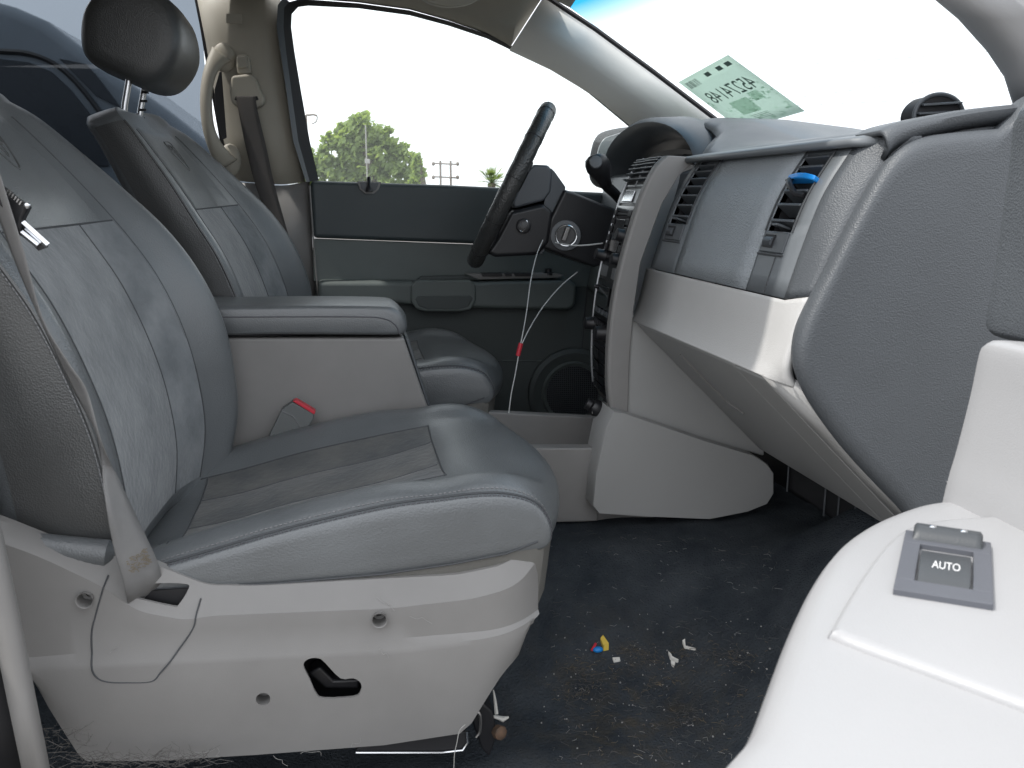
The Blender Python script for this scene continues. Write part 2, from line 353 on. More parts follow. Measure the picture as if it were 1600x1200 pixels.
# ------------------------------------------------------------------ front seats
SY = 1.35                                  # middle of the passenger seat
BF = [(-.215, .285), (-.193, .374), (-.195, .466), (-.208, .544), (-.24, .622), (-.287, .692), (-.352, .76), (-.415, .82), (-.462, .862), (-.50, .885)]
BS = [(-.300, .28), (-.297, .36), (-.308, .45), (-.33, .53), (-.36, .61), (-.395, .675), (-.437, .75), (-.475, .81), (-.498, .845), (-.515, .866)]
BR = [(-.43, .26), (-.435, .34), (-.445, .43), (-.46, .52), (-.478, .60), (-.50, .67), (-.53, .745), (-.555, .80), (-.57, .83), (-.582, .848)]
def backlevel(i):
    B, S, Q = Vector((BF[i][0], 0, BF[i][1])), Vector((BS[i][0], 0, BS[i][1])), Vector((BR[i][0], 0, BR[i][1]))
    n = (B - S).normalized()
    k = interp([0, 4, 6, 9], [1, 1, .75, .35], i)       # bolsters fade towards the top
    def at(p, w): return Vector((p.x, SY + w, p.z))
    wd = interp([0, 1, 5, 9], [.93, 1, 1, .90], i)
    def mx(k): return lerp(S, B, k)
    near = [at(Q, -.20 * wd), at(lerp(Q, S, .5), -.245 * wd), at(S, -.252 * wd), at(mx(.06), -.246 * wd), at(mx(.13), -.228 * wd), at(mx(.09), -.195 * wd), at(mx(.08), -.10 * wd)]
    mid = [at(mx(.15), 0)]
    far = [at(mx(.22), .07 * wd), at(mx(.50), .145 * wd), at(mx(.97), .200 * wd), at(mx(.72), .243 * wd), at(S, .254 * wd), at(lerp(Q, S, .5), .245 * wd), at(Q, .20 * wd)]
    return near + mid + far + [at(Q, 0)]          # 16 control points
LV = [backlevel(i) for i in range(10)]
def back_pt(t, a):
    """t 0..9 up the seat back, a 0..16 round its section"""
    t = max(0, min(8.9999, t)); i = int(t); f = t - i
    def cr(p0, p1, p2, p3, f): return .5 * ((2 * p1) + (p2 - p0) * f + (2 * p0 - 5 * p1 + 4 * p2 - p3) * f * f + (3 * p1 - p0 - 3 * p2 + p3) * f ** 3)
    def sec(L):
        j = int(math.floor(a)); g = a - j
        return cr(L[(j - 1) % 16], L[j % 16], L[(j + 1) % 16], L[(j + 2) % 16], g)
    s = [sec(LV[max(0, min(9, i + d))]) for d in (-1, 0, 1, 2)]
    return cr(*s, f)
def back_n(t, a):
    u = back_pt(t + .05, a) - back_pt(t - .05, a); v = back_pt(t, a + .05) - back_pt(t, a - .05)
    n = u.cross(v).normalized()
    c = lerp(back_pt(t, 7), back_pt(t, 15), .5)
    return n if n.dot(back_pt(t, a) - c) > 0 else -n

# cushion: profile round the nose, by width
CW = [-.2645, -.2635, -.260, -.250, -.235, -.200, -.160, -.120, -.070, 0, .070, .120, .160, .200, .235, .250, .260, .2635, .2645]
def cush_profile(w):
    aw = min(abs(w), .25); fx = .055 * (1 - (aw / .25) ** 2)
    dz = interp([0, .07, .12, .16, .20, .235, .25], [-.030, -.030, -.022, -.004, .012, .009, 0], aw)
    d2 = dz if dz > 0 else dz * .25
    pr = [(-.33, .25), (-.29, .280 + dz * .6), (-.246, .294 + dz * .8), (-.181, .310 + dz), (-.086, .333 + dz), (.034, .355 + dz), (.105, .361 + dz * .6), (.155, .364 + d2), (.195 + fx * .5, .361 + d2),
          (.230 + fx * .9, .348 + d2 * .5), (.248 + fx, .325), (.252 + fx, .300), (.240 + fx, .284), (.19 + fx * .8, .278), (.12, .271), (.03, .264), (-.10, .261), (-.24, .262), (-.32, .24)]
    k = interp([.25, .260, .2635, .2645], [1, .95, .70, .25], abs(w))
    if k < 1:
        xm = -.03
        def zm(x): return interp([-.33, -.24, .03, .19, .26], [.248, .277, .309, .322, .318], x)
        pr = [(xm + (x - xm) * (1 - (1 - k) * .12), zm(x) + (z - zm(x)) * k) for x, z in pr]
    return [Vector((x, SY + w, z)) for x, z in pr]
CP = [catmull(cush_profile(w), 5, True) for w in CW]
def cush_pt(a, w):
    """a 0..19 round the profile, w across"""
    j = a * 5; n = len(CP[0])
    def pf(k):
        i = int(math.floor(j)); return lerp(CP[k][i % n], CP[k][(i + 1) % n], j - i)
    for k in range(len(CW) - 1):
        if w <= CW[k + 1]:
            f = (w - CW[k]) / (CW[k + 1] - CW[k]); a0 = pf(max(0, k - 1)); b0 = pf(k); c0 = pf(k + 1); d0 = pf(min(len(CW) - 1, k + 2))
            q = .5 * ((2 * b0) + (c0 - a0) * f + (2 * a0 - 5 * b0 + 4 * c0 - d0) * f * f + (3 * b0 - a0 - 3 * c0 + d0) * f ** 3)
            return Vector((q.x, SY + w, q.z))
def cush_n(a, w):
    u = cush_pt(a + .1, w) - cush_pt(a - .1, w); v = cush_pt(a, min(.2644, w + .004)) - cush_pt(a, max(-.2644, w - .004))
    n = u.cross(v).normalized()
    if abs(w) > .256: ok = n.y * w > 0
    elif a < 9.3: ok = n.z > 0
    elif a < 12.4: ok = n.x > 0
    else: ok = n.z < 0
    return n if ok else -n
def stitches(pts, nrm, step=.0062, ln=.0036, r=.00075):
    mb = MB(); acc = 0; nxt = 0
    for i in range(len(pts) - 1):
        d = (pts[i + 1] - pts[i]); L = d.length
        while nxt < acc + L:
            q = pts[i] + d * ((nxt - acc) / L); t = d.normalized(); n = nrm[i]; s = t.cross(n)
            mb.obox(q + n * .0004, t * ln * .5, s * r, n * r); nxt += step
        acc += L
    return mb

def make_seat():
    root = thing('leather_seat', 'near grey leather passenger seat with worn suede centre, beside the open door', 'car seat', (0, SY, 0), 'front seats')
    # ---- seat back
    na, nl = 96, 54
    loops = [[back_pt(9 * k / nl, 16 * i / na) for i in range(na)] for k in range(nl + 1)]
    def close(loop, up, steps):
        c = sum(loop, Vector()) / len(loop); out = []
        for s, h in steps: out.append([c + (q - c) * s + up * h for q in loop])
        return out
    upd = Vector((-.55, 0, .83))
    loops = close(loops[0], Vector((0, 0, -1)), [(.55, .02), (.92, .012)]) + loops + close(loops[-1], upd, [(.97, .012), (.88, .024), (.7, .031), (.4, .035)])
    bk = MB().loft(loops).build('backrest', M['leather'], root, smooth=180)
    # suede centre panels: three strips standing a touch proud, divided by seams
    def patch(ts, te, a0, a1, off, mt, name, nt_=28, na_=10, puff=.003):
        rows = []
        for i in range(nt_ + 1):
            t = lerp(ts, te, i / nt_); rw = []
            for k in range(na_ + 1):
                f = k / na_; a = lerp(a0, a1, f)
                e = max(0, math.sin(math.pi * f)) ** .5 * min(1, 6 * min(i / nt_, 1 - i / nt_) + .15)
                rw.append(back_pt(t, a) + back_n(t, a) * (off + puff * e))
            rows.append(rw)
        return sheet(name, rows, mt, bk, smooth=180)
    for a0, a1 in ((4.95, 8.0), (8.0, 9.05)): patch(.12, 5.3, a0, a1, .0006, M['suede'], 'suede_panel')
    patch(5.33, 8.3, 5.3, 8.7, .0006, M['leather'], 'headband_panel', 20, 14, .006)
    sm = MB()
    for a in (8.0,): sm.tube([back_pt(t, a) + back_n(t, a) * .0008 for t in [.1 + 5.2 * i / 40 for i in range(41)]], .0011, 5)
    for a in (4.93, 9.07): sm.tube([back_pt(t, a) + back_n(t, a) * .0003 for t in [.1 + 8 * i / 60 for i in range(61)]], .0012, 5)
    sm.tube([back_pt(5.31, a) + back_n(5.31, a) * .0004 for a in [5 + 4 * i / 20 for i in range(21)]], .0016, 5)
    sm.build('seam', M['seam'], bk)
    ts = [.05 + 8.6 * i / 120 for i in range(121)]
    for a in (2.25, 11.75):
        pp = [back_pt(t, a) for t in ts]; nn = [back_n(t, a) for t in ts]
        MB().tube([q + n * .0012 for q, n in zip(pp, nn)], .0026, 6).build('piping', M['leather_dark'], bk)
        s2 = a + (-.17 if a < 7 else .17)
        o = stitches([back_pt(t, s2) + back_n(t, s2) * .0012 for t in ts], [back_n(t, s2) for t in ts]).build('stitching', M['thread'], bk); o['kind'] = 'stuff'
        s3 = a + (.13 if a < 7 else -.13)
        o = stitches([back_pt(t, s3) for t in ts], [back_n(t, s3) for t in ts]).build('stitching', M['thread_dark'], bk); o['kind'] = 'stuff'
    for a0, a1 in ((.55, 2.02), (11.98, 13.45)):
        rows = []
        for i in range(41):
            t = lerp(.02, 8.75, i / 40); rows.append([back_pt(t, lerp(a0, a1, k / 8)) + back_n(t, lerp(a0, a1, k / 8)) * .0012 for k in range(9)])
        sheet('side_panel', rows, M['leather_dark'], bk, smooth=180)  # darker leather stands in for the shade on the side of the seat
    # lower roll under the side of the backrest
    for sgn in (-1, 1):
        pth = [Vector((x, SY + sgn * .262, z)) for x, z in ((-.50, .375), (-.44, .352), (-.38, .335), (-.33, .325), (-.29, .318))]
        MB().tube(catmull(pth, 5), [.006] + [.017] * 19 + [.008], 12).build('backrest_roll', M['leather'], bk)
    # embossed ram's head shield
    def ep(u, v): t = 6.95 + v * .55; a = 7 + u * .42; return back_pt(t, a) + back_n(t, a) * .0066
    em = MB()
    shield = [(-.9, .95), (0, 1.1), (.9, .95), (.95, .3), (.65, -.4), (0, -1.1), (-.65, -.4), (-.95, .3), (-.9, .95)]
    em.tube([ep(*q) for q in catmull([Vector((*q, 0)) for q in shield], 3) and [(q.x, q.y) for q in catmull([Vector((*s, 0)) for s in shield], 3)]], .0016, 6)
    for sg in (-1, 1):
        horn = [(.08, .55), (.35, .72), (.68, .5), (.66, .12), (.42, -.05), (.28, .15), (.42, .3)]
        hc = catmull([Vector((sg * x, y, 0)) for x, y in horn], 3); em.tube([ep(q.x, q.y) for q in hc], .0018, 6)
        fc = catmull([Vector((sg * x, y, 0)) for x, y in ((.10, .5), (.2, .05), (.13, -.45), (.0, -.62))], 3); em.tube([ep(q.x, q.y) for q in fc], .0014, 6)
    em.build('emblem', M['leather_dark'], bk)
    # ---- head restraint
    def hr(x, z): return Vector((x, 0, z))
    hprof = [(-.450, .958), (-.405, .975), (-.372, 1.03), (-.380, 1.10), (-.43, 1.145), (-.50, 1.145), (-.548, 1.10), (-.562, 1.04), (-.552, 1.002), (-.51, .980)]
    hp = catmull([hr(x - .040, z - .020) for x, z in hprof], 5, True); c = sum(hp, Vector()) / len(hp)
    hl = []
    for w, k in ((-.135, .55), (-.132, .78), (-.124, .90), (-.108, .97), (-.08, 1.0), (0, 1.02), (.08, 1.0), (.108, .97), (.124, .90), (.132, .78), (.135, .55)):
        hl.append([Vector((c.x + (q.x - c.x) * k, SY + w, c.z + (q.z - c.z) * k)) for q in hp])
    hd = MB().loft(hl).build('headrest', M['leather_dark'], root, smooth=180)
    for w in (-.085, .055):
        MB().tube([Vector((-.520, SY + w, .965)), Vector((-.535, SY + w, .905)), Vector((-.545, SY + w, .85))], .0065, 12).build('headrest_post', M['metal'], hd)
    nb = MB()
    for k in range(4): nb.box((-.540 + k * .004, SY + .0475, .885 + k * .018), (-.526 + k * .004, SY + .0500, .890 + k * .018))
    nb.build('post_notches', M['black'], hd)
    # ---- cushion
    W = []
    for k in range(len(CW) - 1):
        n = 3 if abs(CW[k]) > .2 or abs(CW[k + 1]) > .2 else 8
        W += [lerp(CW[k], CW[k + 1], i / n) for i in range(n)]
    W.append(CW[-1]); n = len(CP[0])
    cu = MB().loft([[cush_pt(i / 5, w) for i in range(n)] for w in W]).build('cushion', M['leather'], root, smooth=180)
    def cpatch(a0, a1, w0, w1, mt, name, off=.0010, puff=.0025, nn=40, mm=16):
        rows = []
        for i in range(nn + 1):
            a = lerp(a0, a1, i / nn); rw = []
            for k in range(mm + 1):
                w = lerp(w0, w1, k / mm); f = k / mm
                e = max(0, math.sin(math.pi * f)) ** .5 * min(1, 6 * min(i / nn, 1 - i / nn) + .15)
                rw.append(cush_pt(a, w) + cush_n(a, w) * (off + puff * e))
            rows.append(rw)
        return sheet(name, rows, mt, cu, smooth=180)
    for w0, w1 in ((-.140, -.062), (-.062, .062), (.062, .140)): cpatch(2.1, 6.35, w0, w1, M['suede_worn'], 'suede_panel')
    sm = MB()
    for w in (-.062, .062): sm.tube([cush_pt(2.1 + 4.2 * i / 30, w) + cush_n(2.1 + 4.2 * i / 30, w) * .0014 for i in range(31)], .0011, 5)
    for w in (-.142, .142): sm.tube([cush_pt(1.6 + 4.8 * i / 30, w) + cush_n(1.6 + 4.8 * i / 30, w) * .0006 for i in range(31)], .0012, 5)
    for a in (2.08, 6.38): sm.tube([cush_pt(a, -.142 + .284 * i / 20) + cush_n(a, -.142 + .284 * i / 20) * .0008 for i in range(21)], .0013, 5)
    sm.tube([cush_pt(2.08 + (.9 - abs(w) / .142 * .9) * 0, w) + Vector((0, 0, .0006)) for w in (-.25, -.2, -.142)], .001, 5)
    sm.build('seam', M['seam'], cu)
    at = [1.5 + 9.6 * i / 120 for i in range(121)]
    for sg in (-1, 1):
        pp = [cush_pt(a, sg * .250) for a in at]; nn = [cush_n(a, sg * .250) for a in at]
        MB().tube([q + m * .0006 for q, m in zip(pp, nn)], .0017, 6).build('piping', M['seam'], cu)
        for ws, mt, a9 in ((.2575, 'thread_dark', 0), (.243, 'thread', 0)):
            o = stitches([cush_pt(a, sg * ws) for a in at], [cush_n(a, sg * ws) for a in at]).build('stitching', M[mt], cu); o['kind'] = 'stuff'
    # cloth skirt under the leather, down into the base
    sk = [(-.31, .272), (-.22, .270), (-.10, .266), (.03, .268), (.12, .275), (.19, .284), (.232, .298)]
    skl = []
    for w, fx in ((-.2615, 0), (-.256, .012), (-.2, .035), (0, .058), (.2, .035), (.256, .012), (.2615, 0)):
        skl.append([Vector((x + fx * max(0, (x + .1) / .33), SY + w, z - (.06 if abs(w) < .25 and x < .2 else 0))) for x, z in sk] + [Vector((x + fx * max(0, (x + .1) / .33) - .012, SY + w, .20)) for x, z in sk[::-1]])
    MB().loft(skl).build('skirt', M['band'], cu, smooth=40)
    MB().tube([Vector((x, SY - .2640, z)) for x, z in sk], .0013, 6).build('skirt_seam', M['seam'], cu)
    # ---- seat frame under the cushion
    MB().box((-.30, SY - .20, .05), (.17, SY + .20, .22)).build('seat_frame', M['rubber'], root, bevel=.01)
    return root
seat = make_seat()

# grey plastic shield along the outer side of the near seat's base, with screw holes, a lever slot and the belt pocket
YS = 1.062
sc = [-40, 5, 60, 110, 150, 185, 215, 250, 290, 320, 360, 400, 460, 520, 600, 680, 737, 780, 812, 835, 848]
r_tb = ([-40, 5, 60, 110, 150, 185, 215, 320, 400, 569, 719, 794, 842, 850], [812, 828, 850, 868, 876, 880, 884, 925, 926, 916, 908, 892, 869, 866])
r_tf = ([-40, 5, 60, 110, 165, 215, 290, 330, 400, 606, 737, 812, 846, 850], [830, 842, 862, 885, 912, 948, 962, 955, 952, 944, 929, 909, 884, 880])
r_st = ([-40, 60, 150, 400, 625, 756, 831, 850], [1030, 1024, 1016, 1003, 995, 984, 971, 966])
r_sb = ([-40, 60, 150, 400, 625, 756, 831, 850], [1040, 1034, 1031, 1019, 1008, 992, 975, 970])
r_bt = ([-40, 20, 80, 130, 250, 400, 600, 725, 737, 760, 785, 812, 835, 850], [960, 1000, 1110, 1188, 1187, 1178, 1163, 1144, 1128, 1090, 1052, 1028, 980, 972])
base = thing('seat_base_shield', 'grey plastic shield with round screw holes along the side of the near seat base', 'seat trim', (-.05, YS, .05))
def dense(xs, n=4): return [lerp(xs[i], xs[i + 1], k / n) for i in range(len(xs) - 1) for k in range(n)] + [xs[-1]]
cols = dense(sc, 3); rows = []
def inw(x): t = max(0, (x - 770) / 80); return .035 * t * t
def smoothi(tab, x): return sum(interp(tab[0], tab[1], x + d) for d in (-14, -7, 0, 7, 14)) / 5
for nm, off in (('tb', .034), ('tb', .020), ('tf', .002), ('tf2', -.002), ('m', -.004), ('st', -.004), ('sb', -.0105), ('sb2', -.0115), ('m2', -.012), ('m3', -.009), ('bt', -.002), ('bt', .03)):
    rw = []
    for x in cols:
        tf, st, sb, bt = smoothi(r_tf, x), smoothi(r_st, x), smoothi(r_sb, x), interp(*r_bt, x)
        st = min(st, bt - 6); sb = min(sb, bt - 4)
        y = {'tb': smoothi(r_tb, x), 'tf': tf, 'tf2': tf + 6, 'm': (tf + st) / 2, 'st': st, 'sb': sb, 'sb2': min(sb + 8, bt - 3), 'm2': lerp(sb, bt, .35), 'm3': lerp(sb, bt, .7), 'bt': bt}[nm]
        yy = YS + off + inw(x)
        q = P(x, y, YS); rw.append(Vector((q.x, yy, q.z)))
    rows.append(rw)
sh = sheet('shield', rows, M['light'], base, smooth=50, solid=.004, solid_off=-1, face=(0, -1, 0))
def cyl_cut(px, py, r):
    q = P(px, py, YS - .012); mb = MB().lathe((q.x, YS - .06, q.z), (0, 1, 0), [(r, 0), (r, .14)], 20); return mb.build('cutter', M['rubber'], smooth=None)
bpy.context.view_layer.update()
cuts = []
for px, py in ((131, 940), (593, 971), (411, 1093)): cuts.append(cyl_cut(px, py, .0088))
def poly_cut(pts, d=.14, cv=3):
    a = catmull([P(x, y, YS - .012) for x, y in pts], cv, True)
    return MB().prism([Vector((q.x, YS - .08, q.z)) for q in a], [Vector((q.x, YS - .08 + d, q.z)) for q in a]).build('cutter', M['rubber'], smooth=None)
cuts.append(poly_cut([(474, 1040), (482, 1030), (498, 1029), (508, 1036), (532, 1060), (552, 1060), (564, 1068), (563, 1082), (552, 1090), (506, 1092), (494, 1084), (484, 1062)]))
cuts.append(poly_cut([(199, 926), (250, 925), (284, 928), (289, 934), (276, 954), (265, 957), (205, 943), (198, 934)]))
# cutters live in world space; the shield is parented, so both agree
cut(sh, cuts)
for px, py in ((131, 940), (593, 971), (411, 1093)):
    q = P(px, py, YS - .012); MB().loft([[Vector((q.x + r * math.cos(a), YS - .009 + h, q.z + r * math.sin(a))) for a in [6.28318 * k / 20 for k in range(20)]] for r, h in ((.0100, -.0012), (.0090, -.0005), (.0086, .004), (.0082, .020), (.0045, .0205), (.0045, .024), (.0002, .024))], cap=False).build('screw_well', M['light'], base)
q = P(505, 1062, YS); lv = MB()
lv.box((q.x - .05, YS + .05, q.z - .05), (q.x + .07, YS + .06, q.z + .05))
lv.build('slot_back', M['rubber'], base)
lv = MB(); a = [P(x, y, YS) for x, y in ((480, 1062), (500, 1050), (522, 1072), (562, 1070), (562, 1086), (508, 1086))]
lv.prism([Vector((p_.x, YS + .014, p_.z)) for p_ in a], [Vector((p_.x, YS + .04, p_.z)) for p_ in a]).build('lever', M['black'], base, bevel=.004)
q = P(245, 940, YS); MB().box((q.x - .05, YS + .019, q.z - .03), (q.x + .035, YS + .021, q.z + .006)).build('pocket_back', M['rubber'], base)
# parting line of the access cover
def shp(px, py):
    tf, st, sb, bt = smoothi(r_tf, px), smoothi(r_st, px), smoothi(r_sb, px), interp(*r_bt, px)
    off = interp([smoothi(r_tb, px), tf, tf + 6, st, sb, sb + 8, bt], [.020, .002, -.002, -.004, -.0105, -.0115, -.002], py)
    q = P(px, py, YS); return Vector((q.x, YS + off - .0012, q.z))
for ln in ([(167, 902), (160, 925), (152, 955), (145, 985), (146, 1020), (151, 1045), (168, 1057), (205, 1059), (240, 1057), (255, 1042), (280, 1012), (302, 980), (307, 958), (312, 940)],):
    c2d = catmull([Vector((*q, 0)) for q in ln], 10); c_ = [shp(q.x, q.y) for q in c2d]; MB().tube(c_, .0010, 6).build('parting_line', M['seam'], base)

hr_ = MB()
for px, py in ((190, 1005), (235, 1120), (250, 1150), (212, 1132), (340, 1165), (520, 1140), (545, 1165), (610, 1020), (640, 960), (430, 1180), (300, 1172), (660, 1100), (590, 940), (470, 1175)):
    a = random.uniform(0, 6.28); pts = []
    for k in range(5): pts.append(shp(px + 9 * k * math.cos(a) + random.uniform(-4, 4), py + 7 * k * math.sin(a) * .6 + random.uniform(-4, 4)) + Vector((0, -.0006, 0)))
    hr_.tube(catmull(pts, 3), .00022, 4)
o = hr_.build('stuck_hairs', M['fibrel'], base); o['kind'] = 'stuff'
# driver's seat: a copy, set a little further forward and higher
def copy_tree(o, parent=None):
    c = o.copy(); COL.objects.link(c)
    if parent is not None: c.parent = parent
    for ch in o.children: copy_tree(ch, c)
    return c
ds = copy_tree(seat); ds.location = (.11, SY + .70, .018)
ds['label'] = "far grey leather driver's seat with its headrest up, behind the armrest"
for ch in seat.children:
    if ch.name.startswith('headrest'): ch.location.z += .05; ch.location.x -= .06
for ch in ds.children:
    if ch.name.startswith('cushion'): ch.location.x -= .075; ch.location.z += .02

# seat rail, bracket and tread plate under the near seat
rail = thing('seat_rail', 'black steel seat rail with a rusty bolt under the front of the near seat', 'seat rail', tuple(P(750, 1140, 1.10)))
a = [P(x, y, 1.11) for x, y in ((730, 1098), (748, 1092), (770, 1112), (778, 1150), (765, 1185), (752, 1170), (738, 1130))]
MB().prism(a, [q + Vector((0, .05, 0)) for q in a]).build('bracket', M['black'], rail, bevel=.004)
q = P(778, 1143, 1.11); MB().lathe(q, (.5, -1, .2), [(.008, -.005), (.010, 0), (.010, .008), (.006, .012), (.002, .013)], 8).build('bolt', M['rust'], rail)
MB().tube(catmull([P(x, y, 1.10) for x, y in ((741, 1108), (750, 1118), (750, 1142), (744, 1152))], 4), .0022, 6).build('edge_wire', M['steel'], rail)
a = [P(x, y, 1.075) for x, y in ((555, 1174), (560, 1168), (728, 1143), (730, 1160), (722, 1170), (690, 1174))]
pl = thing('floor_bracket', 'flat black floor plate with a bright worn edge under the near seat base', 'bracket', tuple(a[0]))
MB().prism(a, [q + Vector((0, .06, 0)) for q in a]).build('plate', M['rubber'], pl, bevel=.002)
MB().tube([P(x, y, 1.073) for x, y in ((556, 1176), (690, 1176), (723, 1172), (731, 1160), (729, 1143))], .0016, 6).build('bright_edge', M['metal'], pl)

# ------------------------------------------------------------------ seat belts
def ribbon(name, pts, mt, parent=None, th=.0014):
    """pts: (centre, half-width vector)"""
    c = catmull([a for a, b in pts], 8); w = catmull([b for a, b in pts], 8)
    return sheet(name, [[q - h * 1.0, q - h * .5, q, q + h * .5, q + h * 1.0] for q, h in zip(c, w)], mt, parent, smooth=60, solid=th, solid_off=0)
belt = thing('seat_belt', 'taupe seat belt hanging twisted in front of the near seat, metal tongue on it', 'seat belt', tuple(P(228, 945, 1.05)), 'front seat belts')
path = [(-40, 180, 40), (-10, 285, 42), (28, 400, 38), (64, 500, 26), (100, 570, 32), (125, 615, 37), (155, 690, 24), (176, 765, 7), (199, 840, 30), (219, 895, 42), (225, 920, 45), (228, 934, 46), (230, 948, 44)]
pp = []
for i, (x, y, w) in enumerate(path):
    Yp = interp([0, 5, 9, 10, 11, 12], [1.03, 1.045, 1.056, 1.062, 1.078, 1.10], i); a = P(x - w / 2, y, Yp); b = P(x + w / 2, y - w * .25, Yp); h = (b - a) / 2
    full = .024; s = max(0, full ** 2 - h.length_squared) ** .5
    pp.append(((a + b) / 2, h + Vector((0, s * (1 if i >= 7 else -1), 0))))
bs = ribbon('webbing', pp, M['strap'], belt)
st = MB()
for k in range(60):
    t = random.random(); s_ = random.uniform(-.6, .6); c_ = lerp(pp[8][0], pp[9][0], .55 + .4 * t); h_ = pp[9][1]
    nn = Vector((0, -1, 0)); q = c_ + h_ * s_ + nn * .0015; d_ = Vector((random.uniform(-1, 1), 0, random.uniform(-.4, .4))).normalized()
    st.obox(q, d_ * .004, Vector((0, .0002, 0)), d_.cross(nn) * .0005)
o = st.build('frayed_stitching', M['stain'], bs); o['kind'] = 'stuff'
tg = MB(); a = [P(x, y, 1.03) for x, y in ((-12, 285), (4, 293), (14, 304), (36, 318), (46, 320), (40, 332), (35, 342), (30, 372), (16, 340), (-10, 312))]
tn = tg.prism(a, [q + Vector((0, .016, 0)) for q in a]).build('tongue_grip', M['black'], belt, bevel=.004)
MB().tube([P(34, 347, 1.035), P(75, 384, 1.035)], .0042, 4).build('tongue_blade', M['metal'], tn, bevel=.001)
MB().tube([P(32, 362, 1.035), P(60, 384, 1.035)], .0036, 4).build('tongue_blade', M['metal'], tn, bevel=.001)
MB().prism([P(x, y, 1.037) for x, y in ((36, 350), (76, 386), (60, 392), (34, 366))], [P(x, y, 1.041) for x, y in ((36, 350), (76, 386), (60, 392), (34, 366))]).build('tongue_plate', M['black'], tn)
rb = MB()
for k in range(6): q = P(13 + k * 4, 299 + k * 3.6, 1.028); rb.obox(q, (.0012, 0, .0018), (0, .003, 0), (.0006, 0, -.0004))
rb.build('grip_ribs', M['steel'], tn)
MB().ell(P(42, 321, 1.027), .0035, .003, .0035).build('stop_button', M['metal'], tn)

# buckle standing between the near seat and the console
bk = thing('belt_buckle', 'grey belt buckle with a red release button between near seat and console', 'belt buckle', tuple(P(430, 690, 1.585)))
a = [P(x, y, 1.575) for x, y in ((412, 697), (440, 640), (457, 628), (491, 646), (490, 655), (474, 681), (465, 692))]
MB().prism(a, [q + Vector((0, .022, 0)) for q in a]).build('housing', M['buckle'], bk, bevel=.003)
a = [P(x, y, 1.5735) for x, y in ((457, 627), (463, 625), (493, 643), (491, 648))]
MB().prism(a, [q + Vector((0, .019, 0)) for q in a]).build('release_button', M['red'], bk, bevel=.001)
MB().tube([P(440, 642, 1.574), P(458, 650, 1.574), P(475, 675, 1.574)], .0007, 5).build('parting_line', M['thread'], bk)

# ------------------------------------------------------------------ centre console between the seats
YC = 1.625
con = thing('center_console', 'light grey centre console with a padded armrest lid between the front seats', 'console', (-.05, YC, 0))
body = MB(); a = [P(x, y, YC) for x, y in ((270, 528), (622, 528), (631, 527), (668, 634), (700, 700), (700, 760), (270, 760))]
body.prism(a, [q + Vector((0, .15, 0)) for q in a]).build('body', M['light'], con, bevel=.006, seg=3)
a = [P(x, y, YC) for x, y in ((634, 531), (640, 531), (672, 634), (705, 700), (700, 700), (668, 634))]
MB().prism([q + Vector((0, .012, 0)) for q in a], [q + Vector((0, .138, 0)) for q in a]).build('front_panel', M['darks'], con, bevel=.002)
lidp = [(270, 480), (340, 479), (480, 477), (590, 478), (618, 482), (632, 496), (637, 510), (634, 521), (622, 525), (560, 525), (420, 524), (270, 524)]
lp = [P(x, y, YC - .012) for x, y in lidp]; cx = sum(lp, Vector()) / len(lp); LD = []
for dy, k, dx in ((0, .70, -.02), (.002, .86, -.008), (.008, .95, -.002), (.02, 1, 0), (.09, 1.02, .004), (.155, 1, 0), (.168, .95, -.002), (.174, .84, -.01)):
    LD.append([Vector((q.x + (dx if q.x > .05 else 0), YC - .012 + dy, cx.z + (q.z - cx.z) * k)) for q in catmull(lp, 3, True)])
lid = MB().loft(LD).build('armrest_lid', M['leather'], con, smooth=60)
ln = [P(x, y, YC - .0125) for x, y in ((270, 496), (420, 495), (560, 495), (600, 498), (618, 508), (624, 522))]
MB().tube(catmull(ln, 5), .0011, 5).build('lid_seam', M['thread_dark'], lid)
MB().box((P(270, 528, YC).x, YC + .006, P(270, 529, YC).z), (P(620, 528, YC).x, YC + .14, P(270, 523, YC).z)).build('lid_gap', M['rubber'], con)
# low tray running forward from the armrest
tz = lambda x: interp([.10, .33, .55], [.305, .283, .262], x)
xs_ = [.10, .2, .3, .4, .5, .58]
def wall(y0, y1, dz, name):
    return MB().loft([[Vector((x, y0, .08)), Vector((x, y0, tz(x) + dz)), Vector((x, y1, tz(x) + dz)), Vector((x, y1, .08))] for x in xs_]).build(name, M['light'], con, bevel=.004)
wall(1.60, 1.625, -.004, 'tray_side'); wall(1.80, 1.825, .014, 'tray_side')
MB().box((.10, 1.625, .10), (.58, 1.80, .222)).build('tray_floor', M['light'], con)
cp = PZ(924, 690, .226); 
MB().lathe((.50, 1.70, .223), (0, 0, 1), [(.040, 0), (.040, .018), (.036, .018), (.034, .003), (.001, .003)], 24).build('cup_ring', M['darks'], con)
MB().lathe((.505, 1.70, .226), (.1, 0, 1), [(.016, 0), (.014, .012), (.008, .016), (.001, .017)], 16).build('tray_knob', M['metal'], con)
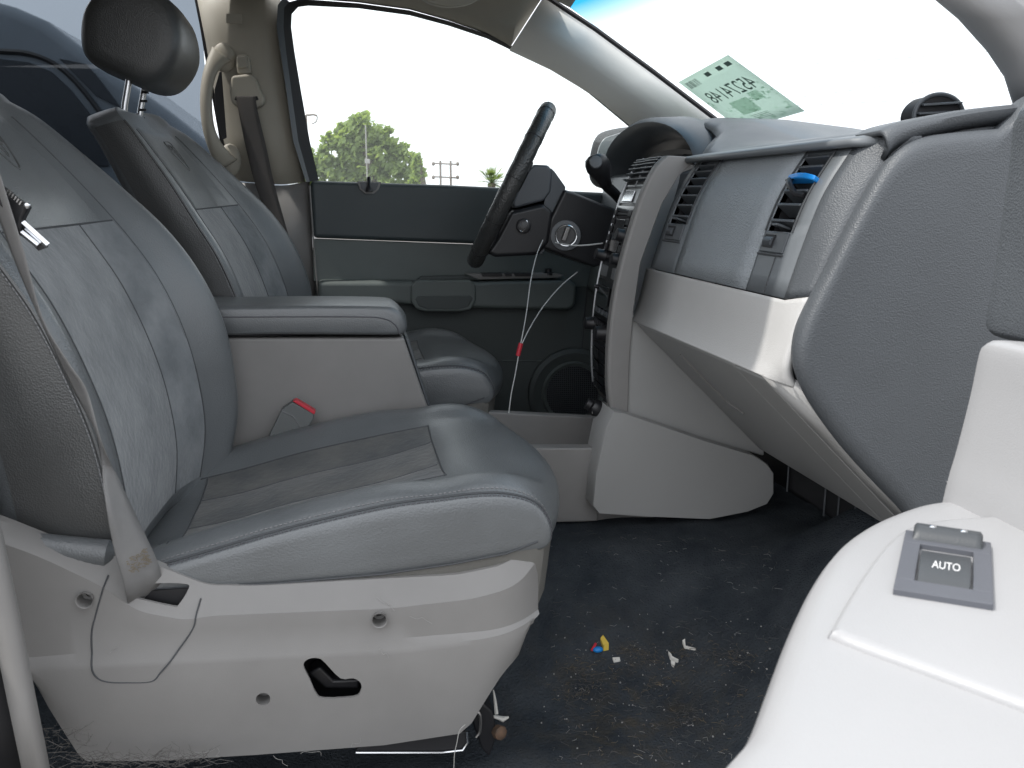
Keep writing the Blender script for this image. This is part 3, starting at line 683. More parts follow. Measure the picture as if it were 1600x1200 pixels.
# lower cover of the console, bulging into the passenger footwell
YK = 1.538
kp = [P(x, y, YK) for x, y in ((958, 642), (975, 645), (1100, 688), (1180, 712), (1200, 725), (1210, 740), (1210, 772), (1200, 788), (1170, 800), (1110, 812), (1010, 808), (935, 803), (925, 790), (930, 740), (945, 670))]
kc = sum(kp, Vector()) / len(kp)
MB().loft([[Vector((kc.x + (q.x - kc.x) * k, YK + d, kc.z + (q.z - kc.z) * k)) for q in kp] for d, k in ((0, .985), (.004, 1), (.08, 1))]).build('lower_cover', M['light2'], con, smooth=40)
a = [P(x, y, 1.585) for x, y in ((830, 700), (935, 700), (935, 815), (835, 818))]
MB().prism(a, [q + Vector((0, .03, 0)) for q in a]).build('side_skirt', M['light'], con, bevel=.004)

# ------------------------------------------------------------------ dashboard
dash = thing('dashboard', 'two tone grey dashboard with padded dark upper half and pale lower trim', 'dashboard', (.6, 1.3, .4))
YN, YF = 1.04, 1.555
up = catmull([P(x, y, YN) for x, y in ((1347, 212), (1320, 249), (1283, 310), (1251, 391), (1225, 466))], 6)
upx = [(q.x, q.z) for q in up]; NU = len(upx) - 1
def D(v, Y, off=0):
    f = v * NU; i = min(int(f), NU - 1); a, b = upx[i], upx[i + 1]
    x, z = lerp(a[0], b[0], f - i), lerp(a[1], b[1], f - i)
    tx, tz_ = b[0] - a[0], b[1] - a[1]; L = math.hypot(tx, tz_); nx, nz = tz_ / L, -tx / L
    if nx > 0: nx, nz = -nx, -nz
    return Vector((x + nx * off, Y, z + nz * off))
def vy(px): return 773.0 / (px - 540)       # lateral position of a pixel column on the padded face
vlR = (vy(1253), vy(1213)); vlL = (vy(1072), vy(1046))
# padded face with the two vent mouths left open
Yc = sorted(set([YN, vlR[0], vlR[1], 1.155, vlL[0], vlL[1], YF] + [1.2 + .05 * i for i in range(5)]))
Vc = [0, .03, .09] + [.09 + .58 * i / 12 for i in range(1, 13)] + [.72, .80, .9, 1]
VO = (.09, .67); VOL = (.09, .67)
def pad(name, y0, y1, mt, off, hole=None):
    ys = sorted(set([y0, y1] + [y for y in Yc if y0 < y < y1])); mb = MB()
    idx = {}
    vs_ = []
    for i, v in enumerate(Vc):
        for k, y in enumerate(ys): idx[i, k] = len(vs_); vs_.append(D(v, y, off))
    fs = []
    for i in range(len(Vc) - 1):
        for k in range(len(ys) - 1):
            if hole and hole[0] - 1e-4 <= ys[k] and ys[k + 1] <= hole[1] + 1e-4 and VO[0] - 1e-4 <= Vc[i] and Vc[i + 1] <= VO[1] + 1e-4: continue
            fs.append((idx[i, k], idx[i, k + 1], idx[i + 1, k + 1], idx[i + 1, k]))
    return obj(name, vs_, fs, mt, dash, smooth=60, solid=.008, solid_off=-1, face=(-1, 0, .3))
pad('padded_face', 1.1575, vlL[0] - .022, M['pad'], .0)
pad('vent_surround', YN, 1.155, M['pads'], -.0015, vlR)
pad('vent_surround', vlL[0] - .020, YF, M['pads'], -.0015, vlL)
def vent(y0, y1, n, dark):
    vt = MB()
    d = .055
    vt.loft([[D(v, y0, -.002), D(v, y1, -.002), D(v, y1, -d), D(v, y0, -d)] for v in [VO[0] + (VO[1] - VO[0]) * i / 8 for i in range(9)]], cap=True)
    vo = vt.build('vent', M['rubber'], dash, smooth=40)
    # open mouth: drop the front strip of faces
    bm = bmesh.new(); bm.from_mesh(vo.data); bm.faces.ensure_lookup_table()
    kill = [f for f in bm.faces if len(f.verts) == 4 and all(min((vv.co - D(VO[0] + (VO[1] - VO[0]) * i / 8, yy, -.002)).length for i in range(9) for yy in (y0, y1)) < 1e-4 for vv in f.verts)]
    bmesh.ops.delete(bm, geom=kill, context='FACES'); bm.to_mesh(vo.data); bm.free()
    for k in range(n):
        v = VO[0] + (VO[1] - VO[0]) * (k + .62) / (n + .1)
        c0 = D(v, (y0 + y1) / 2, -.012); nv = (D(v, 0, 1) - D(v, 0, 0)); up_ = Vector((0, 1, 0)).cross(nv).normalized()
        dr = (nv * .8 + Vector((0, 0, .35))).normalized(); tn_ = Vector((0, 1, 0)).cross(dr).normalized()
        MB().obox(c0, dr * .013, Vector((0, (y1 - y0) / 2 - .001, 0)), tn_ * .0021).build('vent_slat', M['darks'], vo, bevel=.001)
    for k in range(3):
        y = lerp(y0, y1, (k + .5) / 3)
        MB().loft([[D(v, y - .001, -.03), D(v, y + .001, -.03), D(v, y + .001, -.045), D(v, y - .001, -.045)] for v in (VO[0], .3, .5, VO[1])]).build('vent_vane', M['rubber'], vo)
    return vo
vR = vent(*vlR, 7, 1); vL = vent(*vlL, 8, 1)
# thumbwheels, frames and tabs under each vent
for (y0, y1), vo in ((vlR, vR), (vlL, vL)):
    w = y1 - y0
    MB().loft([[D(v, y0, .001), D(v, y1, .001), D(v, y1, -.006), D(v, y0, -.006)] for v in (.675, .71, .745, .78)]).build('thumbwheel_frame', M['darks'], vo, bevel=.0015)
    MB().loft([[D(v, y0 + w * .48, .0022), D(v, y0 + w * .92, .0022), D(v, y0 + w * .92, .0), D(v, y0 + w * .48, .0)] for v in (.69, .755)]).build('thumbwheel_well', M['rubber'], vo)
    tw = MB()
    tw.loft([[D(v, y0 + w * .53, o), D(v, y0 + w * .86, o), D(v, y0 + w * .86, 0), D(v, y0 + w * .53, 0)] for v, o in ((.700, .002), (.712, .005), (.725, .0062), (.738, .005), (.748, .002))]).build('thumbwheel', M['darks'], vo)
    MB().loft([[D(v, y0 + w * .3, .010), D(v, y0 + w * .6, .010), D(v, y0 + w * .6, -.01), D(v, y0 + w * .3, -.01)] for v in (.640, .652)]).build('vent_tab', M['darks'], vo, bevel=.001)
    MB().tube([D(.79, y0 - .002, -.0005), D(.79, y1 + .004, -.0005)], .0016, 6).build('vent_groove', M['seam'], vo)
    for dd in (-.006, .006): MB().tube([D(v, (y0 if dd < 0 else y1) + dd, -.0005) for v in [.03 + .64 * i / 12 for i in range(13)]], .0012, 6).build('vent_bezel_line', M['seam'], vo)
MB().tube([D(v, 1.10, -.0008) for v in (.80, .86, .93, 1)], .0008, 5).build('panel_joint', M['seam'], dash)
# rounded near corner of the padded face
endp = catmull([P(x, y, 1.0) for x, y in ((1392, 213), (1388, 236), (1345, 300), (1300, 380), (1264, 462))], 6)
rows = []
for t, yo in ((0, 0), (.3, 0), (.62, .012), (.85, .026), (1, .04)):
    rows.append([Vector((lerp(D(i / NU, 0).x, endp[i].x, t ** 1.4), lerp(YN, 1.0, min(1, t * 1.05)), lerp(D(i / NU, 0).z, endp[i].z, t))) for i in range(NU + 1)])
rows.append([Vector((q.x + .03, .985, q.z)) for q in endp])
sheet('padded_corner', rows, M['dark'], dash, smooth=60, solid=.01, face=(-1, -1, 0))
# pale trim band under the pad and the glove box that slopes away below
lowp = [P(x, y, YN) for x, y in ((1226, 469), (1219, 495), (1210, 530), (1200, 560), (1192, 578), (1188, 586))]
lowc = catmull(lowp, 4)
endl = catmull([P(x, y, 1.0) for x, y in ((1264, 464), (1250, 500), (1236, 540), (1228, 572), (1232, 592), (1240, 606))], 4)
def Lrow(Y, pts=lowc): return [Vector((q.x, Y, q.z)) for q in pts]
rows = [Lrow(YF + .02), Lrow(1.4), Lrow(1.25), Lrow(1.1), Lrow(YN)]
for t in (.25, .5, .75, 1): rows.append([Vector((lerp(a.x, b.x, t ** 1.5), lerp(YN, 1.0, t), lerp(a.z, b.z, t))) for a, b in zip(lowc, endl)])
sheet('trim_band', rows, M['trim'], dash, smooth=60, solid=.01, face=(-1, -.3, 0))
gb0 = lowp[-1]; gdir = Vector((.200, 0, -.196)).normalized()
def G(s, Y, o=0): return Vector((gb0.x + .004, Y, gb0.z - .004)) + gdir * s + Vector((-.70, 0, -.71)) * o
MB().loft([[G(0, y), G(.36, y), G(.36, y, -.03), G(0, y, -.03)] for y in (1.135, 1.56)]).build('glove_box', M['light2'], dash, bevel=.005)
MB().loft([[G(.001, y, .001), G(.36, y, .001), G(.36, y, -.03), G(.001, y, -.03)] for y in (1.036, 1.130)]).build('dash_lower_panel', M['light2'], dash, bevel=.004)
for s0, s1, y0, y1 in ((.05, .17, 1.42, 1.47), ): MB().tube([G(s0, y0, .001), G(s1, y1 - .05, .001), G(s1 + .015, y1 - .10, .001)], .0022, 6).build('glove_box_rib', M['light'], dash)
ge = []
for t, Y in ((0, 1.036), (.5, 1.018), (1, 1.0)):
    a0, b0 = lerp(gb0, endl[-1], t), None
    ge.append([Vector((lerp(gb0.x, endl[-1].x, t), Y, lerp(gb0.z, endl[-1].z, t))) + gdir * s for s in (0, .1, .2, .38)])
sheet('dash_lower_edge', ge, M['trim'], dash, smooth=60, solid=.012, face=(-1, -1, -.5))
# end cap: dark grained panel closing the near end
capo = [(1640, 196), (1560, 200), (1490, 206), (1440, 214), (1405, 232), (1375, 266), (1335, 335), (1297, 410), (1262, 480), (1246, 520), (1240, 555), (1246, 590), (1268, 635), (1320, 705), (1400, 790), (1480, 870), (1640, 900)]
ca = catmull([P(x, y, .985) for x, y in capo], 4, True); cc = sum(ca, Vector()) / len(ca)
cl = []
for d, k in ((-.014, .86), (-.0135, .93), (-.010, .968), (-.004, .99), (.002, .997), (.012, .975), (.03, .92)):
    cl.append([Vector((cc.x + (q.x - cc.x) * k, .985 + d, cc.z + (q.z - cc.z) * k)) for q in ca])
MB().loft(cl).build('end_cap', M['dark'], dash, smooth=60)
ca2 = [cc + (q - cc) * .965 for q in ca]
MB().prism([Vector((q.x, .996, q.z)) for q in ca2], [Vector((cc.x + (q.x - cc.x) * .94, 1.03, cc.z + (q.z - cc.z) * .94)) for q in ca2]).build('end_wall', M['dark'], dash, smooth=40)
# upper rail and top of the dashboard
railp = [P(x, y, YN) for x, y in ((1345, 214), (1352, 205), (1372, 196), (1400, 188))]
rl = catmull(railp, 4)
def top_z(x, y): 
    t = max(0, min(1, (y - 1.52) / .30)); t = t * t * (3 - 2 * t)
    base = interp([.60, .66, .75, .85, 1.0, 1.25], [.806, .824, .834, .840, .836, .82], x)
    h = interp([.55, .66, .75, .9, 1.05, 1.25], [.85, .885, .902, .900, .885, .85], x)
    e = max(0, (y - 2.25) / .12); return lerp(base, h, t) - .03 * e * e
ysr = [1.0, 1.02, YN] + [1.04 + .05 * i for i in range(1, 28)]
rows = []
for y in ysr:
    x0 = interp([1.0, 1.04, 1.5, 1.60, 1.70, 2.4], [.66, .612, .612, .64, .715, .735], y)
    rows.append([Vector((lerp(x0, 1.28, k / 22), y, top_z(lerp(x0, 1.28, k / 22), y) - (.012 if k == 0 else 0) - (.012 if y < 1.01 else 0))) for k in range(23)])
sheet('dash_top', rows, M['darks'], dash, smooth=80, solid=.012, face=(0, 0, 1))
rows = []
for y in (1.012, 1.03, 1.2, 1.4, YF + .03): rows.append([Vector((a[0] + (.035 * ((1.04 - y) / .03) ** 2 if y < 1.04 else 0), y, a[1])) for a in ((.602, .800), (.598, .8035), (.598, .8085), (.604, .812), (.625, .8155), (.66, .821))])
rl_o = sheet('dash_rail', rows, M['pads'], dash, smooth=60, solid=.005, face=(-.5, 0, 1))
eu = catmull([P(x, y, .99) for x, y in ((1380, 206), (1400, 195), (1440, 185), (1500, 174), (1560, 167), (1620, 162), (1700, 158))], 4)
el = catmull([P(x, y, .985) for x, y in ((1388, 234), (1404, 218), (1437, 204), (1500, 188), (1560, 178), (1620, 171), (1700, 166))], 4)
sheet('dash_shoulder', [[b + Vector((.004, .012, -.012)) for b in el], el, [lerp(b, a, .45) + Vector((0, -.003, .001)) for a, b in zip(eu, el)], [lerp(b, a, .9) + Vector((0, 0, 0)) for a, b in zip(eu, el)], [a + Vector((0, .008, .0015)) for a in eu], [a + Vector((0, .06, .0)) for a in eu]], M['dark'], dash, smooth=60, solid=.006, face=(0, -.5, 1))
# round side-window demister standing on the near end of the dash top
dv = thing('side_demister', 'round black slatted air outlet on the near end of the dashboard top', 'air vent', tuple(P(1463, 178, 1.12)))
q0 = P(1463, 182, 1.12); rx, rz = .036, .028
MB().prism([q0 + Vector((rx * math.cos(a), -.004, rz * math.sin(a))) for a in [6.28318 * i / 32 for i in range(32)]], [q0 + Vector((rx * .96 * math.cos(a) , .03, rz * .96 * math.sin(a))) for a in [6.28318 * i / 32 for i in range(32)]]).build('outlet', M['rubber'], dv, bevel=.003)
MB().tube([q0 + Vector((rx * math.cos(a), -.005, rz * math.sin(a))) for a in [6.28318 * i / 40 for i in range(40)]], .0028, 8, closed=True).build('outlet_ring', M['darks'], dv)
for k in range(3):
    zz = -.006 + k * .011; ww = rx * math.sqrt(max(0, 1 - (zz / rz) ** 2)) * .95
    MB().obox(q0 + Vector((0, -.007, zz)), (ww, 0, .002), (0, .006, .001), (0, 0, .0012)).build('outlet_slat', M['darks'], dv, bevel=.0005)
# blue clip stuck in the near vent
bc = thing('vent_clip', 'bright blue plastic clip with black arm stuck in the nearest dash vent', 'vent clip', tuple(D(.30, 1.10, .01)))
vq = .385
MB().loft([[D(vq - .012, y, o), D(vq - .012, y, -.004), D(vq + .018, y, -.004), D(vq + .018, y, o * .8)] for y, o in ((1.075, .006), (1.09, .013), (1.11, .014), (1.140, .010))]).build('clip_body', M['blue'], bc, bevel=.002)
MB().tube([D(vq + .02, 1.132, .008), D(vq + .06, 1.115, .012), D(vq + .10, 1.10, .006), D(vq + .10, 1.085, .0)], .004, 8).build('clip_arm', M['black'], bc)
MB().tube([D(vq + .015, 1.145, .006), D(vq + .012, 1.12, .008)], .0018, 8).build('clip_pin', M['black'], bc)
# dark ribs of the heater box seen in the footwell under the dash
hb = thing('heater_box', 'black ribbed heater box deep under the dashboard above the footwell', 'heater box', (.72, 1.45, .2))
MB().box((.815, 1.06, .19), (.89, 1.53, .42)).build('box', M['rubber'], hb, bevel=.008)
for px in (1229, 1289, 1311, 1338):
    q = P(px, 780, 1.28); MB().tube([Vector((.81, 1.28 * .81 / q.x, z)) for z in (.19, .40)], .0018, 6).build('rib', M['darks'], hb)

# ------------------------------------------------------------------ centre stack
YT = 1.565
sp = catmull([P(x, y, YT) for x, y in ((1042, 243), (1024, 262), (1003, 305), (985, 360), (968, 422), (957, 480), (951, 540), (950, 600), (954, 642))], 5)
spx = [(q.x, q.z) for q in sp]; NS = len(spx) - 1
YT0, YT1 = YT + .018, YT + .20
def ST(v, u, off=0):
    f = max(0, min(.99999, v)) * NS; i = int(f); a, b = spx[i], spx[i + 1]
    x, z = lerp(a[0], b[0], f - i), lerp(a[1], b[1], f - i); tx, tz_ = b[0] - a[0], b[1] - a[1]; L = math.hypot(tx, tz_); nx, nz = tz_ / L, -tx / L
    if nx > 0: nx, nz = -nx, -nz
    return Vector((x + .012 + nx * off + .015 * (u - .0) ** 2, lerp(YT0, YT1, u), z + nz * off))
stk = thing('center_stack', 'black centre stack with vents, radio and climate knobs beside the steering wheel', 'center stack', (.5, 1.65, .4))
# pale side cheek of the stack
back = [P(x, y, YT) for x, y in ((978, 648), (981, 560), (987, 487), (998, 412), (1012, 372), (1032, 318), (1058, 275), (1090, 246))]
ol = [Vector((x, YT, z)) for x, z in spx] + back
MB().loft([[q + Vector((.004, 0, 0)) for q in ol], [q + Vector((0, .004, 0)) for q in ol], [q + Vector((0, .022, 0)) for q in ol]]).build('side_cheek', M['light'], stk, smooth=40, bevel=.002)
ol2 = [P(x, y, YT + .006) for x, y in ((980, 487), (1010, 500), (1060, 560), (1120, 620), (1195, 690), (1194, 713), (1100, 686), (1000, 652), (978, 646))]
MB().prism(ol2, [q + Vector((0, .03, 0)) for q in ol2]).build('lower_cheek', M['light2'], stk, bevel=.003)
rows = [[ST(v, u) for u in (0, .25, .5, .75, 1)] for v in [i / 40 for i in range(41)]]
sheet('face', rows, M['black'], stk, smooth=180, solid=.02, face=(-1, 0, 0))
MB().prism([ST(v, 1, .0) for v in (0, .2, .4, .6, .8, .99)] + [Vector((.75, YT1, .39)), Vector((.75, YT1, .80))], [ST(v, 1, 0) + Vector((0, .006, 0)) for v in (0, .2, .4, .6, .8, .99)] + [Vector((.75, YT1 + .006, .39)), Vector((.75, YT1 + .006, .80))]).build('far_cheek', M['trim'], stk)
def plate(name, v0, v1, u0, u1, o0, o1, mt, parent=stk, bevel=.001, n=3):
    return MB().loft([[ST(v, u0, o1), ST(v, u1, o1), ST(v, u1, o0), ST(v, u0, o0)] for v in [lerp(v0, v1, i / n) for i in range(n + 1)]]).build(name, mt, parent, bevel=bevel)
for u0, u1 in ((.04, .42), (.52, .92)):
    fr = plate('vent_frame', .02, .215, u0 - .03, u1 + .03, 0, .002, M['silver'], bevel=.0015, n=5)
    plate('vent_mouth', .03, .205, u0, u1, .0005, .0025, M['rubber'], fr, 0, 5)
    for k in range(6):
        v = .048 + k * .028; c0 = ST(v, (u0 + u1) / 2, .004)
        MB().obox(c0, Vector((-.006, 0, .003)), (0, (YT1 - YT0) * (u1 - u0) / 2, 0), (.0005, 0, .0011)).build('vent_slat', M['darks'], fr, bevel=.0004)
cl_ = plate('clock_panel', .225, .285, .05, .95, 0, .003, M['silver'])
plate('clock_glass', .232, .278, .35, .80, .002, .0042, M['metal'], cl_)
rd = plate('radio', .295, .495, .05, .95, 0, .005, M['glossy'], n=5)
plate('radio_screen', .345, .455, .30, .72, .004, .0056, M['screen'], rd)
plate('disc_slot', .322, .330, .25, .75, .004, .0056, M['rubber'], rd)
for k in range(6): plate('radio_button', .312 + k * .03, .334 + k * .03, .10, .21, .004, .0085, M['black'], rd)
for k in range(6): plate('radio_button', .312 + k * .03, .334 + k * .03, .80, .90, .004, .0085, M['black'], rd)
def knob(v, u, r, h, parent):
    n = (ST(v, u, 1) - ST(v, u, 0)).normalized()
    MB().lathe(ST(v, u, .003), n, [(r * 1.1, 0), (r * 1.05, .003), (r, .004), (r * .92, h), (r * .8, h + .001), (.0005, h + .001)], 20).build('knob', M['black'], parent, bevel=0)
knob(.40, .16, .012, .018, rd); knob(.475, .14, .011, .016, rd); knob(.475, .86, .012, .020, rd)
plate('silver_trim', .505, .545, .02, .98, 0, .003, M['silver'])
cm = plate('climate_panel', .555, .76, .05, .95, 0, .004, M['glossy'], n=5)
plate('climate_display', .575, .64, .25, .75, .003, .005, M['screen'], cm)
for k in range(4): plate('climate_button', .655, .672, .18 + k * .17, .30 + k * .17, .003, .007, M['darks'], cm)
knob(.72, .84, .013, .020, cm); knob(.725, .22, .014, .020, cm); knob(.59, .92, .004, .008, cm)
for k in range(5): plate('climate_button', .695, .712, .30 + k * .09, .37 + k * .09, .003, .008, M['black'], cm)
sw = plate('switch_panel', .775, .965, .05, .80, 0, .004, M['black'], n=4)
for k in range(4):
    for j in range(2): plate('switch_key', .79 + k * .042, .822 + k * .042, .12 + j * .33, .40 + j * .33, .003, .008, M['glossy'], sw)
for i, v in enumerate((.36, .42, .60, .80)): plate('printed_mark', v, v + .006, .84, .88, .0058, .0062, M['white'], stk, 0)
tr = MB().tube([ST(i / 30 * .96, 1.0, .003) for i in range(31)], .003, 6).build('edge_trim', M['silver'], stk)
# power plug hanging from its socket
pg = thing('power_plug', 'black power plug hanging from its socket at the foot of the centre stack', 'plug', tuple(P(933, 640, 1.62)))
a = P(918, 630, 1.62); b = P(944, 643, 1.60)
MB().lathe(P(916, 629, 1.62), P(945, 645, 1.61) - P(916, 629, 1.62), [(.009, 0), (.0115, .001), (.0115, .010), (.010, .012), (.015, .014), (.017, .022), (.013, .034), (.007, .040), (.001, .041)], 18).build('plug_body', M['black'], pg)
MB().tube(catmull([P(945, 632, 1.61), P(952, 625, 1.60), P(962, 612, 1.60)], 4), .0016, 6).build('plug_lead', M['black'], pg)
tv, tf = text_mesh('MONARCH'[:0] + 'IIII')
MB().add([P(925, 643, 1.604) + Vector((.008 * u + .010 * 0, -.001, .012 * v - .004)) for u, v in tv], tf).build('plug_print', M['fibrel'], pg, smooth=None)

# ------------------------------------------------------------------ instrument hood, wheel, column, gear lever
hood = thing('instrument_hood', 'dark arched instrument hood in front of the steering wheel', 'instrument hood', (.7, 2.02, .8))
def arch(x, yc, ry, z0, h, n=24, dx=0): return [Vector((x + dx * (1 - math.sin(math.pi * i / n)), yc - ry * math.cos(math.pi * i / n), z0 + h * math.sin(math.pi * i / n) ** .8)) for i in range(n + 1)]
L_ = [arch(.735, 2.02, .335, .775, .143), arch(.672, 2.02, .335, .775, .140, dx=.01), arch(.660, 2.02, .328, .775, .130, dx=.01), arch(.668, 2.02, .315, .775, .118, dx=.01), arch(.76, 2.02, .275, .775, .085), arch(.80, 2.02, .26, .775, .07)]
MB().loft(L_, cap=False, closed=False).build('hood_shell', M['darks'], hood, smooth=50)
MB().loft([arch(.742, 2.02, .285, .765, .080), arch(.735, 2.02, .280, .765, .083), arch(.745, 2.02, .268, .765, .072)], cap=False, closed=False).build('cluster_bezel', M['light'], hood, smooth=50)
MB().prism(arch(.805, 2.02, .275, .70, .15), arch(.82, 2.02, .275, .70, .15)).build('cluster_face', M['rubber'], hood)
MB().box((.79, 1.80, .775), (.80, 1.88, .83)).build('gauge_lens', M['lens'], hood)
MB().prism([Vector((.70, 1.70, .60)), Vector((.70, 1.70, .80)), Vector((.665, 1.70, .79)), Vector((.62, 1.70, .62))], [Vector((.70, 2.38, .60)), Vector((.70, 2.38, .80)), Vector((.685, 2.38, .79)), Vector((.66, 2.38, .62))]).build('lower_fascia', M['darks'], hood, bevel=.005)
MB().prism([Vector((.72, 1.76, .42)), Vector((.70, 1.76, .60)), Vector((.62, 1.76, .61)), Vector((.60, 1.76, .5))], [Vector((.72, 2.38, .42)), Vector((.70, 2.38, .60)), Vector((.66, 2.38, .61)), Vector((.64, 2.38, .5))]).build('knee_panel', M['green'], hood, bevel=.01)

WC = (P(856, 172, 2.05) + P(742, 408, 2.05)) / 2
ax_up = (P(856, 172, 2.05) - P(742, 408, 2.05)).normalized()
side = Matrix.Rotation(R(-10.2), 3, 'Z') @ Vector((0, 1, 0)); side = (side - ax_up * side.dot(ax_up)).normalized()
WN = side.cross(ax_up).normalized()
if WN.x > 0: WN = -WN
WR = (P(856, 172, 2.05) - P(742, 408, 2.05)).length / 2
whl = thing('steering_wheel', 'black leather steering wheel seen edge on in front of the driver window', 'steering wheel', tuple(WC))
def wp(r, a, o=0): return WC + (ax_up * math.cos(a) + side * math.sin(a)) * r + WN * o
rim = MB().tube([wp(WR - .004, 6.28318 * i / 72) for i in range(72)], [.0190 + .0005 * math.sin(i * 2.1) for i in range(72)], 14, closed=True).build('rim', M['wheel'], whl, smooth=180)
for i in range(0, 72, 6): MB().tube([wp(WR - .004 + .0192 * math.cos(b), 6.28318 * i / 72, .0192 * math.sin(b)) for b in [6.28318 * k / 14 for k in range(14)]], .0009, 5, closed=True).build('rim_seam', M['rubber'], rim)
# hub and airbag cover
slab('airbag_cover', [(822, 268), (836, 257), (858, 258), (864, 268), (861, 300), (850, 314), (805, 326), (800, 318)], 1.965, 2.135, M['darks'], whl, bevel=.010, seg=3)
slab('hub', [(798, 330), (850, 318), (866, 332), (858, 380), (842, 399), (775, 402), (760, 396), (776, 372)], 1.955, 2.145, M['black'], whl, bevel=.010, seg=3)
for a in (R(78), R(-78), R(150), R(-150)):
    MB().loft([[wp(r, a + da * .09 / r, o) for da, o in ((-w_, .004), (w_, .004), (w_, -.022), (-w_, -.022))] for r, w_ in ((.07, .34), (.12, .22), (WR - .01, .16))]).build('spoke', M['black'], whl, bevel=.004)
cb = P(818, 353, 1.952)
bt = MB().lathe(cb, -side, [(.017, -.004), (.016, .004), (.012, .006), (.001, .006)], 20).build('cruise_button', M['black'], whl)
MB().tube([cb - side * .005 + (ax_up * math.cos(a) * .013 + WN * math.sin(a) * .007) for a in [6.28318 * k / 20 for k in range(20)]], .0012, 6, closed=True).build('button_ring', M['metal'], bt)
# column shroud
colm = thing('steering_column', 'black steering column shroud with ignition lock behind the wheel', 'steering column', (.52, 2.05, .65))
sh1 = [P(x, y, 1.965) for x, y in ((862, 262), (868, 268), (885, 292), (881, 330), (866, 372), (848, 398), (835, 398), (850, 340))]
MB().loft([[WC + (q - WC) * k + Vector((0, d, 0)) for q in sh1] for d, k in ((0, .93), (.006, 1), (.14, 1), (.15, .93))]).build('clockspring_housing', M['darks'], colm, smooth=30, bevel=.004)
sh2 = [P(x, y, 1.96) for x, y in ((882, 296), (896, 300), (975, 332), (1000, 345), (985, 400), (930, 418), (880, 400), (842, 385), (858, 345))]
c2 = sum(sh2, Vector()) / len(sh2)
MB().loft([[c2 + (q - c2) * k + Vector((0, d, 0)) for q in sh2] for d, k in ((0, .95), (.005, 1), (.17, 1), (.175, .95))]).build('shroud', M['black'], colm, smooth=30, bevel=.004)
q = P(884, 368, 1.955); ig = MB().lathe(q, (-.25, -1, .05), [(.034, -.004), (.033, .003), (.024, .004), (.023, .001), (.001, .001)], 24).build('ignition_bezel', M['darks'], colm)
MB().lathe(q, (-.25, -1, .05), [(.021, .001), (.020, .006), (.001, .006)], 20).build('ignition_lock', M['black'], ig)
MB().tube([q + Vector((.0225 * math.cos(a), -.005 - .005 * math.cos(a), .0225 * math.sin(a))) for a in [6.28318 * k / 24 for k in range(24)]], .0013, 6, closed=True).build('ignition_ring', M['metal'], ig)
MB().obox(q + Vector((-.004, -.012, .004)), (.005, 0, .014), (0, .008, 0), (.004, 0, -.001)).build('ignition_tab', M['steel'], ig, bevel=.001)
MB().tube(catmull([P(868, 379, 1.94), P(890, 383, 1.9), P(915, 383, 1.88), P(942, 380, 1.86)], 5), .0016, 6).build('key_wire', M['cable'], colm)
# gear lever
gl = thing('gear_lever', 'black column gear lever with a round knob beside the instrument hood', 'gear lever', tuple(P(960, 300, 1.86)))
MB().tube(catmull([P(936, 272, 1.84), P(945, 288, 1.86), P(962, 304, 1.90), P(985, 330, 1.96)], 5), [.011] * 4 + [.011] * 12, 12).build('stem', M['black'], gl)
kl = []
for x, y, Y, r in ((948, 292, 1.862, .0115), (943, 281, 1.852, .0145), (939, 272, 1.845, .0205), (936, 264, 1.840, .0245), (933, 255, 1.836, .0245), (930, 247, 1.833, .0205), (929, 242, 1.832, .012), (929, 241, 1.832, .001)):
    c_ = P(x, y, Y); kl.append([c_ + Vector((r * math.cos(a), r * math.sin(a), 0)) + Vector((0, 0, .3 * r * math.cos(a))) for a in [6.28318 * k / 20 for k in range(20)]])
MB().loft(kl).build('knob', M['black'], gl, smooth=180)
MB().lathe(P(931, 253, 1.812), (-.15, -1, .15), [(.0135, -.003), (.012, .001), (.009, .0018), (.001, .0018)], 20).build('knob_button', M['darks'], gl)

# ------------------------------------------------------------------ driver's door
dd = thing('driver_door', "closed driver's door in dark grey trim behind the steering wheel", 'car door', (.3, 2.4, .3))
MB().loft([[P(x, y, 2.375) + Vector((0, o, 0)) for x, y in ((484, 282), (700, 289), (985, 303), (985, 390), (735, 381), (489, 372))] for o in (0, .05)]).build('upper_pad', M['doorpad'], dd, bevel=.012, seg=3)
MB().loft([[P(x, y, 2.392) + Vector((0, o, 0)) for x, y in ((489, 373), (735, 382), (985, 391), (985, 450), (490, 440))] for o in (0, .03)]).build('middle_panel', M['green'], dd, bevel=.003)
MB().loft([[P(x, y, 2.395) + Vector((0, o, 0)) for x, y in ((492, 440), (1000, 440), (1000, 720), (497, 700))] for o in (0, .03)]).build('lower_panel', M['greend'], dd, bevel=.003)
ar = [[P(x, y, 2.33) + Vector((0, o, dz)) for x, y, dz in ((496, 440, 0), (640, 440, 0), (745, 440, 0), (890, 437, 0), (902, 445, 0), (900, 478, 0), (888, 486, 0), (745, 482, 0), (640, 476, 0), (560, 472, 0), (497, 468, 0))] for o in (0, .075)]
arm = MB().loft(ar).build('armrest', M['green'], dd, bevel=.012, seg=3)
a = [(642, 446), (650, 438), (735, 438), (744, 446), (744, 470), (736, 484), (720, 487), (665, 487), (650, 483), (642, 470)]
pu = MB().loft([[P(x, y, 2.318) + Vector((0, o, 0)) for x, y in a] for o in (0, .03)]).build('pull_handle', M['green'], arm, bevel=.006, seg=3)
slab('pull_recess', [(652, 462), (735, 461), (740, 466), (732, 480), (716, 484), (668, 484), (654, 479), (648, 467)], 2.3165, 2.33, M['greend'], arm, bevel=.004)
slab('pull_slot', [(660, 432), (730, 431), (736, 436), (652, 437)], 2.345, 2.37, M['greend'], arm, bevel=.001)
